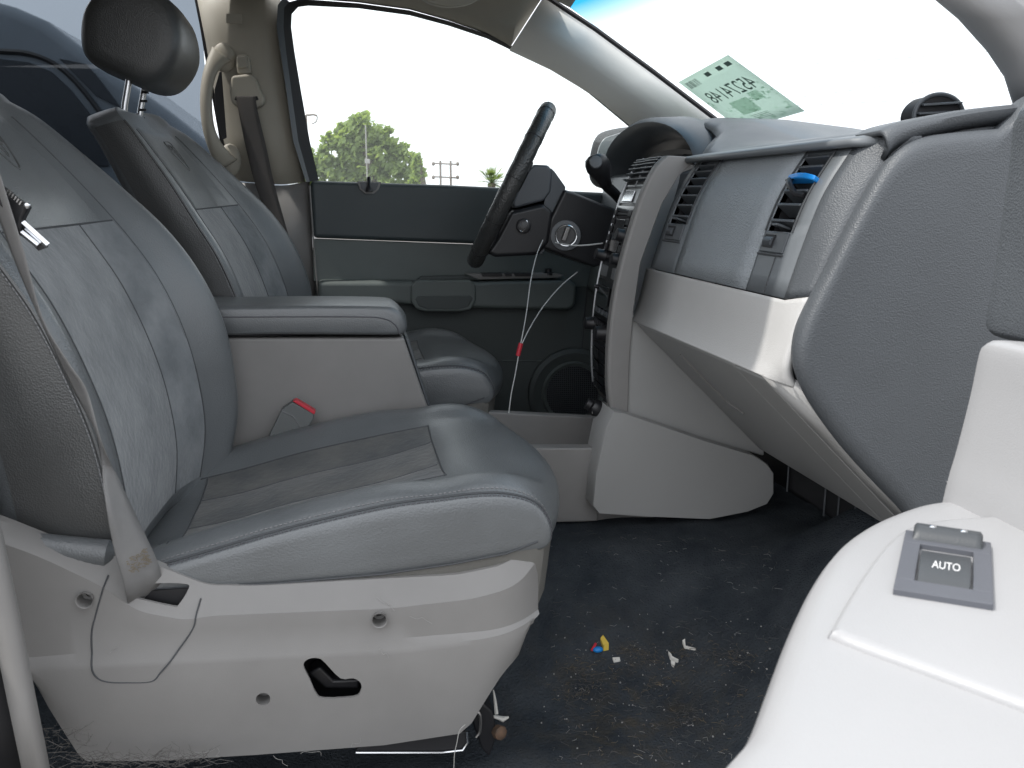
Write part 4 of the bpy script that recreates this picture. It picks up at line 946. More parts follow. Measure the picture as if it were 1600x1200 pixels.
sp_ = slab('switch_plate', [(728, 428), (868, 427), (882, 430), (872, 434), (748, 437)], 2.335, 2.38, M['light'], arm, bevel=.002)
for x0, x1 in ((752, 785), (788, 800), (803, 832)): slab('window_switch', [(x0, 427), (x1, 427), (x1, 432), (x0 + 2, 432)], 2.332, 2.36, M['black'], arm, bevel=.001)
q = P(857, 426, 2.35); MB().lathe(q, (0, 0, 1), [(.017, -.006), (.016, 0), (.009, .003), (.009, .011), (.001, .012)], 16).build('mirror_knob', M['black'], arm)
kb = slab('lock_bezel', [(558, 283), (596, 284), (592, 296), (584, 303), (571, 303), (562, 296)], 2.368, 2.376, M['light'], dd, bevel=.002)
slab('lock_well', [(562, 285), (592, 286), (588, 296), (582, 300), (572, 300), (565, 295)], 2.3665, 2.37, M['darks'], dd, bevel=.001)
q = P(577, 297, 2.362); MB().lathe(q, (0, .12, 1), [(.009, -.004), (.009, .004), (.0055, .010), (.0055, .030), (.004, .033), (.0005, .033)], 14).build('lock_knob', M['black'], dd)
# speaker in the door foot
spk = P(893, 612, 2.385)
def ring(name, r0, r1, o0, o1, mt): MB().loft([[spk + Vector((r * math.cos(a), -o, r * math.sin(a))) for a in [6.28318 * k / 48 for k in range(48)]] for r, o in ((r1, 0), (r1, o1 * .7), (lerp(r1, r0, .3), o1), (r0, o0), (r0, 0))], cap=False).build(name, mt, dd, smooth=40)
ring('speaker_surround', .088, .125, .018, .026, M['greend']); ring('speaker_ring', .076, .090, .020, .028, M['green'])
MB().lathe(spk, (0, -1, 0), [(.080, .0), (.078, .006), (.04, .014), (.001, .018)], 32).build('speaker_cone', M['rubber'], dd, bevel=0)
gm = MB()
for i in range(-13, 14):
    h = .0058 * i; L = math.sqrt(max(0, .077 ** 2 - h * h))
    gm.obox(spk + Vector((0, -.021, h)), (L, 0, 0), (0, .0006, 0), (0, 0, .0008)); gm.obox(spk + Vector((h, -.0215, 0)), (.0008, 0, 0), (0, .0006, 0), (0, 0, L))
o = gm.build('speaker_mesh', M['darks'], dd, smooth=None); o['kind'] = 'stuff'
MB().tube([P(918, 445, 2.39), P(912, 500, 2.39), P(908, 563, 2.39)], .0016, 5).build('panel_joint', M['seam'], dd)
MB().tube([P(645, 563, 2.39), P(760, 563, 2.39), P(985, 565, 2.39)], .0014, 5).build('panel_joint', M['green'], dd)
MB().tube([P(484, 290, 2.37), P(490, 380, 2.37), P(498, 472, 2.37)], .0022, 6).build('edge_piping', M['light'], dd)
# window frame and glass
inn = [(498, 282), (484, 220), (470, 140), (460, 80), (455, 42), (456, 22), (466, 11), (482, 9), (560, 13), (640, 24), (700, 40), (760, 60), (800, 79), (860, 107), (920, 146), (985, 200)]
out = [(484, 284), (466, 220), (455, 140), (447, 80), (443, 42), (444, 12), (452, 3), (470, -2), (560, 5), (640, 16), (702, 33), (763, 54), (803, 73), (864, 101), (925, 140), (992, 196)]
fr = MB().loft([[P(*a, 2.40), P(*b, 2.385), P(*b, 2.43), P(*a, 2.43)] for a, b in zip(inn, out)]).build('window_frame', M['rubber'], dd, smooth=40)
out2 = [(478, 284), (458, 220), (447, 140), (438, 80), (432, 42), (434, 8), (444, -6)]
MB().loft([[P(*a, 2.38), P(*b, 2.37), P(*b, 2.40), P(*a, 2.40)] for a, b in zip(out[:7], out2)]).build('door_seal', M['darks'], dd, smooth=40)
gpts = [P(x, y, 2.415) for x, y in [(490, 300)] + inn[:-1] + [(990, 198), (1010, 310)]]
MB().prism(gpts, [q + Vector((0, .004, 0)) for q in gpts]).build('window_glass', M['glass'], dd, smooth=None)

# B-pillar with belt guide, grab handle
bp = thing('pillar_trim', 'beige pillar trim behind the driver window carrying belt guide', 'pillar trim', (-.2, 2.4, .8))
ou = [[(x, y) for x, y in r] for r in ([(300, -30), (330, -30), (400, -30), (437, -30)], [(318, 60), (345, 60), (408, 60), (440, 50)], [(330, 130), (352, 130), (415, 130), (450, 130)], [(345, 210), (365, 210), (430, 210), (463, 210)], [(362, 280), (385, 284), (440, 288), (477, 284)])]
rows = [[P(*q, 2.40) + Vector((0, d, 0)) for q, d in zip(r, (.03, 0, -.012, .012))] for r in ou]
rows = [catmull(r, 4) for r in rows]
sheet('upper_trim', rows, M['beige'], bp, smooth=60, solid=.012, solid_off=1)
rows = [catmull([P(*q, 2.40) + Vector((0, d, 0)) for q, d in zip(r, (.03, 0, -.010, .012))], 4) for r in ([(340, 286), (390, 286), (440, 290), (484, 283)], [(350, 380), (400, 380), (450, 380), (488, 380)], [(360, 480), (410, 480), (455, 480), (497, 480)])]
sheet('lower_trim', rows, M['light'], bp, smooth=60, solid=.012, solid_off=1)
slab('airbag_badge', [(353, 21), (379, 21), (379, 37), (353, 36)], 2.385, 2.388, M['beige'], bp, bevel=.004)
slab('height_slide', [(368, 92), (372, 85), (384, 84), (390, 90), (393, 115), (371, 116)], 2.372, 2.392, M['beige'], bp, bevel=.004)
slab('height_button', [(369, 88), (385, 87), (387, 106), (370, 107)], 2.36, 2.374, M['beige'], bp, bevel=.005, seg=3)
gd = slab('belt_guide', [(361, 118), (392, 114), (401, 124), (409, 145), (414, 152), (412, 163), (402, 168), (370, 167), (361, 160), (358, 140)], 2.352, 2.385, M['beige'], bp, bevel=.008, seg=3)
slab('guide_slot', [(368, 151), (402, 150), (404, 156), (396, 158), (372, 158), (366, 156)], 2.3505, 2.36, M['rubber'], gd, bevel=.001)
gh = thing('grab_handle', 'beige curved grab handle on the pillar behind the driver seat', 'grab handle', tuple(P(345, 170, 2.35)))
hpth = catmull([P(x, y, Y) for x, y, Y in ((347, 84, 2.38), (334, 100, 2.36), (325, 125, 2.345), (322, 160, 2.335), (326, 200, 2.335), (338, 232, 2.345), (356, 258, 2.37))], 6)
nn_ = len(hpth)
hl = []
for i, q in enumerate(hpth):
    t = (hpth[min(i + 1, nn_ - 1)] - hpth[max(i - 1, 0)]).normalized(); s_ = Vector((0, 1, 0)); u_ = t.cross(s_).normalized(); f = abs(i / (nn_ - 1) - .5) * 2
    ra = .014 + .014 * f ** 3; rb_ = .013
    hl.append([q + u_ * ra * math.cos(a) + s_ * rb_ * math.sin(a) for a in [6.28318 * k / 12 for k in range(12)]])
MB().loft(hl).build('grip', M['beige'], gh, smooth=180)
MB().ell(P(350, 90, 2.39), .028, .012, .035).build('mount', M['beige'], gh); MB().ell(P(360, 250, 2.39), .026, .012, .04).build('mount', M['beige'], gh)
slab('handle_gap', [(343, 112), (346, 112), (354, 215), (348, 218), (338, 190), (335, 140)], 2.378, 2.384, M['rubber'], gh, bevel=.001)
b2 = thing('seat_belt', "dark brown driver's seat belt running down from the pillar guide", 'seat belt', tuple(P(385, 155, 2.35)), 'front seat belts')
ribbon('webbing', [(P(x, y, Y), P(x + w, y, Y) - P(x, y, Y)) for x, y, w, Y in ((384, 150, 15, 2.35), (388, 175, 15, 2.345), (400, 230, 16, 2.34), (413, 285, 15, 2.335), (430, 340, 13, 2.33), (448, 395, 10, 2.32), (456, 430, 9, 2.31))], M['strapd'], b2)
MB().lathe(P(456, 401, 2.31), (0, -1, 0), [(.009, 0), (.009, .006), (.001, .007)], 14).build('stop_button', M['black'], b2)

# A-pillar, header and roof side rail
ap = thing('windscreen_pillar', 'pale grey windscreen pillar trim sloping down to the far dashboard end', 'pillar trim', (.7, 2.33, .9))
lo = [(796, 78), (860, 108), (925, 147), (990, 200)]; hi = [(850, -6), (930, 48), (1020, 115), (1132, 200)]
rows = [catmull([P(*a, 2.39), lerp(P(*a, 2.37), P(*b, 2.33), .12), lerp(P(*a, 2.33), P(*b, 2.29), .55), P(*b, 2.31), P(*b, 2.36)], 4) for a, b in zip(lo, hi)]
sheet('pillar_cover', rows, M['pillar'], ap, smooth=60, solid=.002, solid_off=1)
MB().tube([P(x, y, 2.31) for x, y in ((845, -10), (930, 46), (1020, 112), (1130, 196))], .007, 6).build('screen_seal', M['rubber'], ap)
rr_ = thing('roof_rail', 'beige roof side lining curving over the driver window', 'roof trim', (.2, 2.33, 1.2))
lo = [(300, -6), (437, -3), (470, -3), (560, 4), (640, 15), (700, 32), (760, 53), (798, 73)]
rows = []
for a in lo:
    q = P(*a, 2.39); rows.append(catmull([q, q + Vector((0, -.03, .012)), q + Vector((0, -.075, .055)), Vector((q.x, 2.22, max(q.z + .09, roof_row(q.x)[6].z - .004)))], 4))
rows.append(catmull([P(850, -8, 2.385), P(850, -8, 2.35), P(855, -20, 2.30), Vector((.47, 2.22, 1.25))], 4))
sheet('rail_lining', rows, M['head'], rr_, smooth=60, solid=.006, solid_off=1)

# near windscreen pillar at the top right
np_ = thing('near_pillar', 'pale windscreen pillar trim at the near end of the dashboard', 'pillar trim', (.8, 1.02, .85))
l1 = [(1440, -20), (1500, 30), (1545, 80), (1572, 120), (1588, 170)]; l2 = [(1580, -20), (1640, 30), (1690, 80), (1720, 120), (1740, 170)]
rows = [catmull([P(*a, 1.09), P(*a, 1.06), lerp(P(*a, 1.02), P(*b, 1.0), .35), P(*b, .99)], 4) for a, b in zip(l1, l2)]
sheet('pillar_cover', rows, M['doorlight'], np_, smooth=60, solid=.006, solid_off=1)

# windscreen with its tint band, and the sticker on it
def WX(y, z): return .985 - 1.60 * (z - .927) + .10 * (1 - ((y - 1.68) / .62) ** 2)
ws = thing('windscreen', 'wide clear windscreen with a blue tint band along its top', 'windscreen', (.9, 1.68, .9))
rows = [[Vector((WX(y, z), y, z)) for y in [1.02 + .06 * i for i in range(22)]] for z in [.80 + .05 * i for i in range(10)]]
wsr = sheet('glass', rows, M['wsglass'], ws, smooth=180)
hdr = sheet('header_trim', [[Vector((WX(y, 1.235) + d, y, 1.235 + h)) for y in [1.02 + .06 * i for i in range(22)]] for d, h in ((.02, -.01), (-.03, .0), (-.10, .03))], M['head'], ws, smooth=60, solid=.01)
def on_ws(px, py):
    lo_, hi_ = .9, 2.6
    for _ in range(40):
        m_ = (lo_ + hi_) / 2; q = P(px, py, m_)
        if q.x - WX(q.y, q.z) > 0: hi_ = m_
        else: lo_ = m_
    return q
c00, c10, c01, c11 = on_ws(1140, 84), on_ws(1062, 127), on_ws(1260, 172), on_ws(1160, 201)
def SK(u, v, o=0): return lerp(lerp(c00, c10, u), lerp(c01, c11, u), v) + Vector((-.85, 0, -.5)) * (.004 + o)
stc = thing('windscreen_sticker', 'pale green printed sticker with dark mirrored numbers on the windscreen', 'sticker', tuple(SK(.5, .5)))
sheet('sheet', [[SK(i / 6, k / 6) for i in range(7)] for k in range(7)], M['sticker'], stc, smooth=180, solid=.0006)
tv, tf = text_mesh('45274148')
MB().add([SK(.10 + .78 * u, .50 - .20 * v, .0008) for u, v in tv], tf).build('sticker_number', M['stickerm'], stc, smooth=None)
pr = MB()
def pr_rect(u0, u1, v0, v1, mb, o=.0006): mb.add([SK(u0, v0, o), SK(u1, v0, o), SK(u1, v1, o), SK(u0, v1, o)], [(0, 1, 2, 3)])
for _ in range(110):
    u, v = random.uniform(.02, .96), random.uniform(.35, .97)
    if v < .55 and .08 < u < .9: continue
    pr_rect(u, u + random.uniform(.015, .05), v, v + random.uniform(.01, .03), pr)
pr_rect(.42, .72, .56, .80, pr); pr_rect(.20, .36, .52, .66, pr)
o = pr.build('sticker_pattern', M['stickerp'], stc, smooth=None); o['kind'] = 'stuff'
bar = MB()
for k in range(16): pr_rect(.72 + k * .014, .72 + k * .014 + random.choice((.004, .009)), .06, .17, bar, .0008)
o = bar.build('sticker_barcode', M['stickerm'], stc, smooth=None); o['kind'] = 'stuff'
ic = MB()
for u in (.08, .24, .46): pr_rect(u, u + .09, .06, .12, ic, .0008)
for k in range(4): pr_rect(.38, .64, .84 + k * .025, .845 + k * .025, ic, .0008)
o = ic.build('sticker_icons', M['stickerm'], stc, smooth=None); o['kind'] = 'stuff'

# ------------------------------------------------------------------ rear door window on the far side
rw = thing('rear_window', 'tinted rear door window behind the driver headrest', 'car window', (-.7, 2.44, .9))
gp = [Vector((-1.38, 2.46, .70)), Vector((-.335, 2.46, .70)), P(310, -40, 2.46), Vector((-1.38, 2.46, 1.26))]
MB().prism(gp, [q + Vector((0, .004, 0)) for q in gp]).build('pane', M['tint'], rw, smooth=None)
MB().loft([[P(*a, 2.44), P(*b, 2.44), P(*b, 2.48), P(*a, 2.48)] for a, b in (((298, -30), (318, -30)), ((312, 40), (330, 40)), ((322, 100), (342, 100)), ((345, 230), (362, 230)), ((355, 300), (372, 300)))]).build('window_frame', M['rubber'], rw, smooth=40)

# ------------------------------------------------------------------ open passenger door at the near right
pd = thing('passenger_door', "open passenger door in pale grey with its armrest towards the viewer", 'car door', (.5, .6, .3))
def door_block(name, pts, Y, mt, k=.03):
    a = catmull([P(x, y, Y) for x, y in pts], 4, True); c = sum(a, Vector()) / len(a)
    MB().loft([[c + (q - c) * (1 - .06) + Vector((0, .016, 0)) for q in a], [c + (q - c) * (1 - .012) + Vector((0, .010, 0)) for q in a], a, [q + Vector((0, -.36, 0)) for q in a]]).build(name, mt, pd, smooth=60)
door_block('upper_pad', ((1760, 150), (1640, 160), (1606, 170), (1597, 240), (1575, 400), (1557, 505), (1560, 524), (1580, 531), (1660, 536), (1760, 538)), .70, M['dark'])
door_block('side_panel', ((1760, 540), (1660, 538), (1580, 533), (1560, 536), (1550, 550), (1535, 620), (1512, 710), (1495, 768), (1478, 850), (1478, 930), (1760, 930)), .615, M['doorlight'])
# armrest: rounded body, traced round its top edge
ZA = .495
edge = [(1640, 772), (1560, 773), (1500, 775), (1440, 782), (1385, 800), (1340, 822), (1300, 852), (1272, 890), (1250, 930), (1225, 985), (1200, 1050), (1170, 1125), (1140, 1160), (1090, 1215), (1040, 1262)]
et = [PZ(x, y, ZA) for x, y in edge]
# outer rim lies a bit lower than the crown
def inset(pts, d):
    out_ = []
    for i, q in enumerate(pts):
        a = pts[max(0, i - 1)]; b = pts[min(len(pts) - 1, i + 1)]; t = (b - a).normalized(); n = Vector((-t.y, t.x, 0))
        if n.x < 0: n = -n
        if i < 2: n = Vector((0, -1, 0))
        out_.append(q + n * d)
    return out_
e = catmull(et, 5)
rows = [[q + Vector((.03, 0, -.26)) for q in e], [q + Vector((.012, 0, -.10)) for q in e], [q + Vector((.002, 0, -.03)) for q in e], [q + Vector((0, 0, -.012)) for q in e], [q + Vector((0, 0, -.002)) for q in inset(e, .006)], [q + Vector((0, 0, .002)) for q in inset(e, .016)], [q + Vector((0, 0, .003)) for q in inset(e, .03)], [Vector((.75, min(.62, q.y), ZA + .002)) for q in e]]
armp = sheet('armrest', rows, M['doorlight'], pd, smooth=180)
# raised switch pod on the armrest
pod = [(1640, 800), (1520, 806), (1440, 815), (1392, 840), (1345, 900), (1300, 975), (1300, 985), (1340, 1003), (1460, 1046), (1640, 1112)]
pe = [PZ(x, y, ZA + .008) for x, y in pod]; pc = Vector((.42, .44, ZA))
pe = catmull(pe, 4)
MB().loft([[q + Vector((0, 0, -.010)) for q in pe], [q + Vector((0, 0, -.004)) for q in pe], [lerp(q, pc, .015) + Vector((0, 0, -.001)) for q in pe], [lerp(q, pc, .04) for q in pe]]).build('switch_pod', M['doorlight'], armp, smooth=60)
ZP = ZA + .0095
def SW(u, v, h=0):   # switch plate coordinates from its corners on the pod
    q = lerp(lerp(PZ(1395, 925, ZP), PZ(1552, 950, ZP), u), lerp(PZ(1415, 832, ZP), PZ(1548, 852, ZP), u), v); return q + Vector((0, 0, h))
def swbox(name, u0, u1, v0, v1, h0, h1, mt, parent, bevel=.0008, tap=0):
    b_ = [SW(u0, v0, h0), SW(u1, v0, h0), SW(u1, v1, h0), SW(u0, v1, h0)]; t_ = [SW(u0 + tap, v0 + tap, h1), SW(u1 - tap, v0 + tap, h1), SW(u1 - tap, v1 - tap, h1), SW(u0 + tap, v1 - tap, h1)]
    return MB().prism(b_, t_).build(name, mt, parent, bevel=bevel)
swm = mat('switch_plastic', (.095, .10, .115), .5, .2, 900)
swm2 = mat('switch_key_plastic', (.05, .055, .06), .45, .2, 900)
wsw = thing('window_switch', 'dark grey window switch lettered AUTO on the near door armrest', 'switch', tuple(SW(.5, .5)))
for nm, b4 in (('plate_edge', (0, 1, 0, .17)), ('plate_edge', (0, 1, .78, 1)), ('plate_edge', (0, .20, .17, .78)), ('plate_edge', (.80, 1, .17, .78))):
    swbox(nm, *b4, -.002, .0022, swm, wsw, .0005)
swbox('key_well', .19, .81, .16, .79, -.006, -.004, swm2, wsw, 0)
k_ = [SW(.225, .21, 0), SW(.775, .21, 0), SW(.775, .30, .0052), SW(.225, .30, .0052), SW(.225, .62, .0042), SW(.775, .62, .0042), SW(.775, .75, -.003), SW(.225, .75, -.003)]
MB().add(k_ + [q + Vector((0, 0, -.006)) for q in k_], [(0, 1, 2, 3), (3, 2, 5, 4), (4, 5, 6, 7), (0, 3, 4, 7, 15, 12, 11, 8), (1, 9, 10, 13, 14, 6, 5, 2), (0, 8, 9, 1), (7, 6, 14, 15)]).build('switch_key', swm2, wsw, bevel=.0006)
tv, tf = text_mesh('AUTO')
MB().add([lerp(SW(.36 + .30 * u, .33, .0054), SW(.36 + .30 * u, .46, .0050), v) for u, v in tv], tf).build('lettering', M['white'], wsw, smooth=None)
hb_ = [SW(.12, .86, .002), SW(.88, .86, .002)]
lp_ = []
for u in (.10, .13, .18, .5, .82, .87, .90):
    h = .006 if .12 < u < .88 else .004
    lp_.append([SW(u, .84, .002), SW(u, .86, h), SW(u, .92, h + .0035), SW(u, .99, h + .003), SW(u, 1.02, .002)])
MB().loft(lp_).build('guard_bar', swm2, wsw, smooth=50)
for u in (.32, .68): MB().ell(SW(u, .945, .0092), .0028, .002, .0012, 10, 6).build('worn_spot', M['metal'], wsw)

# near B-pillar foot at the left edge
nb = thing('near_pillar_foot', 'pale grey pillar foot at the left edge beside the near seat', 'pillar trim', tuple(P(20, 1150, .93)))
l1 = [(-30, 700), (2, 832), (30, 960), (55, 1090), (80, 1215)]; l2 = [(-110, 700), (-60, 850), (-5, 1010), (20, 1130), (38, 1215)]
rows = [catmull([P(*a, .99), P(*a, .94), lerp(P(*a, .93), P(*b, .92), .5), P(*b, .94), P(*b, 1.0)], 4) for a, b in zip(l1, l2)]
sheet('foot_trim', rows, M['light'], nb, smooth=60, solid=.006, solid_off=1)
l3 = [(-200, 700), (-160, 850), (-100, 1010), (-80, 1130), (-60, 1215)]
sheet('pillar_seal', [[P(*a, .955), P(*b, .95)] for a, b in zip(l2, l3)], M['rubber'], nb, smooth=60, solid=.01, solid_off=1)

# ------------------------------------------------------------------ wire with red tag, litter
wr = thing('tag_wire', 'thin pale wire with a red tag hanging from the ignition', 'wire', tuple(P(812, 545, 1.80)))
MB().tube(catmull([P(x, y, Y) for x, y, Y in ((848, 375, 1.95), (838, 400, 1.92), (829, 440, 1.88), (823, 485, 1.84), (817, 520, 1.80), (812, 545, 1.79), (805, 585, 1.78), (799, 615, 1.77), (795, 645, 1.76))], 6), .0011, 6).build('wire', M['cable'], wr)
MB().tube(catmull([P(x, y, Y) for x, y, Y in ((902, 425, 1.93), (875, 448, 1.90), (848, 480, 1.86), (828, 512, 1.82), (814, 540, 1.79))], 6), .0011, 6).build('wire_loop', M['cable'], wr)
MB().tube([P(814, 536, 1.788), P(809, 556, 1.788)], .0048, 10).build('red_tag', M['red'], wr, bevel=.001)
def fl(px, py):
    q = None
    for Y in [1.0 + .004 * i for i in range(260)]:
        q = P(px, py, Y)
        if q.z <= floor_z(q.x, q.y) + .002: return Vector((q.x, q.y, floor_z(q.x, q.y) + .002))
    return q
def scrap(name, label, cat, pts, mt, h=.004, group=None):
    a = [fl(*p_) for p_ in pts]; c = sum(a, Vector()) / len(a)
    o = MB().loft([[q + Vector((0, 0, -.001)) for q in a], [q + Vector((0, 0, h * (.4 + .6 * random.random()))) for q in a]]).build(name, mt, None, smooth=40)
    tag(o, label, cat, group); return o
ys_ = scrap('paper_scrap', 'torn yellow paper scrap standing on the carpet', 'paper scrap', [(938, 1002), (942, 1003), (951, 1015), (943, 1019)], M['yellow'], .012)
wrap = thing('candy_wrapper', 'small blue and red candy wrapper on the carpet', 'wrapper', tuple(fl(932, 1022)))
c0 = fl(934, 1021); MB().ell(c0 + Vector((0, 0, .004)), .009, .006, .005).build('blue_part', M['blue'], wrap)
c0 = fl(928, 1018); MB().tube([c0 + Vector((0, 0, .003)), c0 + Vector((.004, .003, .008)), fl(924, 1025) + Vector((0, 0, .004))], .0022, 6).build('red_part', M['red'], wrap)
scrap('paper_scrap', 'small square white paper bit below the yellow scrap', 'paper scrap', [(957, 1030), (968, 1030), (969, 1035), (959, 1037)], M['paper'], .003)
for pts, lb in (([(1066, 1008), (1070, 1005), (1071, 1012), (1087, 1016), (1086, 1019), (1069, 1016)], 'bent white paper strip on the carpet, rightmost of the scraps'),
                ([(1044, 1022), (1049, 1026), (1050, 1031), (1060, 1034), (1058, 1038), (1047, 1033)], 'curled white paper strip left of the bent one on the carpet'),
                ([(1048, 1039), (1055, 1040), (1053, 1043), (1049, 1043)], 'tiny white crumb of paper below the curled strip')):
    scrap('paper_strip', lb, 'paper scrap', pts, M['paper'], .005)
lf = thing('torn_tissue', 'torn cream tissue scrap beside the seat rail on the carpet', 'tissue', tuple(fl(785, 1128)))
MB().tube([fl(771, 1100) + Vector((0, 0, .02)), fl(774, 1112) + Vector((0, 0, .014)), fl(776, 1122) + Vector((0, 0, .006))], [.001, .0025, .003], 5).build('upright_shred', M['paper'], lf)
MB().tube([fl(768, 1123) + Vector((0, 0, .004)), fl(777, 1128) + Vector((0, 0, .005)), fl(786, 1129) + Vector((0, 0, .004)), fl(795, 1128) + Vector((0, 0, .006))], [.002, .003, .0045, .0015], 6).build('crumpled_shred', M['paper'], lf)
# lint, hairs, crumbs: too many to count
def fib(name, n, region, mt, label, ln=(.006, .022), r=.00028, cluster=None, h=.004):
    mb = MB()
    for _ in range(n):
        if cluster and random.random() < .55:
            c = random.choice(cluster); px, py = random.gauss(c[0], c[2]), random.gauss(c[1], c[2] * .5)
        else: px, py = random.uniform(region[0], region[2]), random.uniform(region[1], region[3])
        q = fl(px, py)
        if q.x > .70 or q.y < .95: continue
        a = random.uniform(0, 6.28); L = random.uniform(*ln); d = Vector((math.cos(a), math.sin(a), 0)); s = Vector((-d.y, d.x, 0)) * random.uniform(-.5, .5) * L
        mb.tube([q + Vector((0, 0, .001)), q + d * L * .5 + s + Vector((0, 0, random.uniform(.001, h))), q + d * L + Vector((0, 0, .001))], r, 3)
    o = mb.build(name, mt, None, smooth=None); tag(o, label, kind='stuff'); return o
clus = [(985, 1015, 14), (905, 1045, 16), (1010, 1030, 14), (1075, 1025, 18), (1030, 1070, 22), (1150, 1028, 20), (900, 1080, 20), (1080, 1120, 25), (940, 1060, 30)]
fib('lint', 700, (855, 830, 1240, 1195), M['fibre'], 'grey hairs and lint scattered over the footwell carpet', cluster=clus)
fib('straw_bits', 260, (880, 1000, 1200, 1190), M['brown'], 'brown dry grass bits on the footwell carpet', (.004, .014), .0004, clus)
fib('pale_lint', 90, (860, 840, 1230, 1190), M['fibrel'], 'pale threads scattered over the footwell carpet', (.003, .014), .00028)
mb = MB()
for _ in range(120):
    c = random.choice(clus) if random.random() < .4 else None
    q = fl(random.gauss(c[0], c[2] * 2), random.gauss(c[1], c[2] * 1.2)) if c else fl(random.uniform(860, 1220), random.uniform(960, 1195))
    if q.x > .7: continue
    s = random.uniform(.0003, .0010); mb.obox(q + Vector((0, 0, s * .6)), (s, 0, s * .2), (0, s * random.uniform(.6, 1.6), 0), (0, 0, s * .7))
o = mb.build('crumbs', M['fibrel'], smooth=None); tag(o, 'pale crumbs and grit scattered over the footwell carpet', kind='stuff')
mb = MB()
for _ in range(170):
    px, py = random.uniform(60, 330), random.uniform(1130, 1200)
    if py < 1185 - (px > 120) * 0 and px > 130: py = random.uniform(1180, 1200)
    q = P(px, py, 1.03); L = random.uniform(.01, .04); a = random.uniform(-.4, 3.5); d = Vector((math.cos(a), random.uniform(-.4, .2), math.sin(a) * .6))
    s = Vector((random.uniform(-1, 1), 0, random.uniform(-1, 1))) * L * .3
    mb.tube([q, q + d * L * .5 + s, q + d * L], .00030, 3)
o = mb.build('dog_hair', M['fibre'], smooth=None); tag(o, 'matted grey hair caught under the near seat base shield', kind='stuff')
# loose thread hanging off the near seat shield
th = MB().tube(catmull([P(x, y, 1.045) for x, y in ((727, 1132), (718, 1142), (714, 1160), (710, 1180), (709, 1210)) ], 5), .0006, 5).build('loose_thread', M['fibrel']); tag(th, 'single pale thread dangling from the front corner of the seat base shield', 'thread')

# ------------------------------------------------------------------ outside
def far(px, py, Y): return P(px, py, Y)
def tree(name, label, Y, blobs, nleaf, size, mt, trunk):
    base_ = Vector((far(trunk[0], 280, Y).x, Y, ZG)); t = thing(name, label, 'tree', tuple(base_))
    mb = MB(); tot = sum(b[2] * b[3] for b in blobs)
    for b in blobs:
        c = far(b[0], b[1], Y); k = Y / 1430; rx, rz = b[2] * k, b[3] * k
        for _ in range(int(nleaf * b[2] * b[3] / tot)):
            while True:
                u = Vector((random.uniform(-1, 1), random.uniform(-1, 1), random.uniform(-1, 1)))
                if .15 < u.length < 1: break
            q0x, q0z = u.x * 2, u.z * 2
            u = u * (.75 + .25 * random.random()) if random.random() < .8 else u * 1.12
            if math.sin(q0x * 5.1 + b[0]) * math.sin(q0z * 5.7 + b[1]) > .12 + .5 * random.random(): continue
            q = c + Vector((u.x * rx, u.y * rx, u.z * rz)); s = size * random.uniform(.6, 1.5)
            a = Vector((random.gauss(0, 1), random.gauss(0, 1), random.gauss(0, 1))).normalized(); d = a.orthogonal().normalized(); e_ = a.cross(d)
            n = len(mb.v); mb.v += [q - d * s, q + e_ * s * .5, q + d * s, q - e_ * s * .5]; mb.f.append((n, n + 1, n + 2, n + 3))
    mb.build('crown', mt, t, smooth=None)
    tb = MB(); top = far(trunk[0] + 3, trunk[1], Y)
    tb.tube([base_, lerp(base_, top, .5) + Vector((.1, 0, 0)), top], [.34, .25, .08], 8)
    for b in blobs[:60:6]:
        c = far(b[0], b[1], Y); s0 = lerp(base_, top, random.uniform(.45, .8)); tb.tube([s0, lerp(s0, c, .5) + Vector((0, 0, .2)), c], [.12, .08, .03], 5)
    tb.build('trunk', M['bark'], t)
random.seed(21)
blobs = []
for cx_, cy_, rr in ((565, 190, 20), (548, 205, 24), (585, 208, 26), (603, 222, 22), (530, 222, 24), (512, 228, 18), (560, 228, 26), (590, 242, 26), (625, 238, 17), (636, 246, 16), (545, 250, 26), (505, 250, 22), (485, 248, 18), (615, 262, 24), (640, 268, 20), (575, 268, 28), (520, 270, 26), (480, 275, 26), (600, 285, 26), (640, 290, 22), (545, 290, 28)):
    blobs.append((cx_, cy_, rr * .8, rr * .62))
    for _ in range(5):
        a = random.uniform(0, 6.28); blobs.append((cx_ + rr * .85 * math.cos(a), cy_ + rr * .7 * math.sin(a), rr * random.uniform(.22, .42), rr * random.uniform(.15, .30)))
tree('broadleaf_tree', 'tall leafy green tree outside the driver window', 34, blobs, 7600, .13, M['leaf'], (570, 200))
tree('slender_tree', 'thin sparse tree right of the tall leafy tree', 30, [(651, 256, 9, 12), (655, 272, 11, 14), (648, 285, 12, 12), (653, 244, 5, 6)], 900, .09, M['leaf'], (652, 250))
pt = thing('palm_tree', 'small palm tree top left of the steering wheel outside', 'palm tree', tuple(Vector((far(768, 282, 42).x, 42, ZG))))
pc_ = far(768, 286, 42); MB().tube([Vector((pc_.x, 42, ZG)), pc_], [.22, .18], 8).build('trunk', M['bark'], pt)
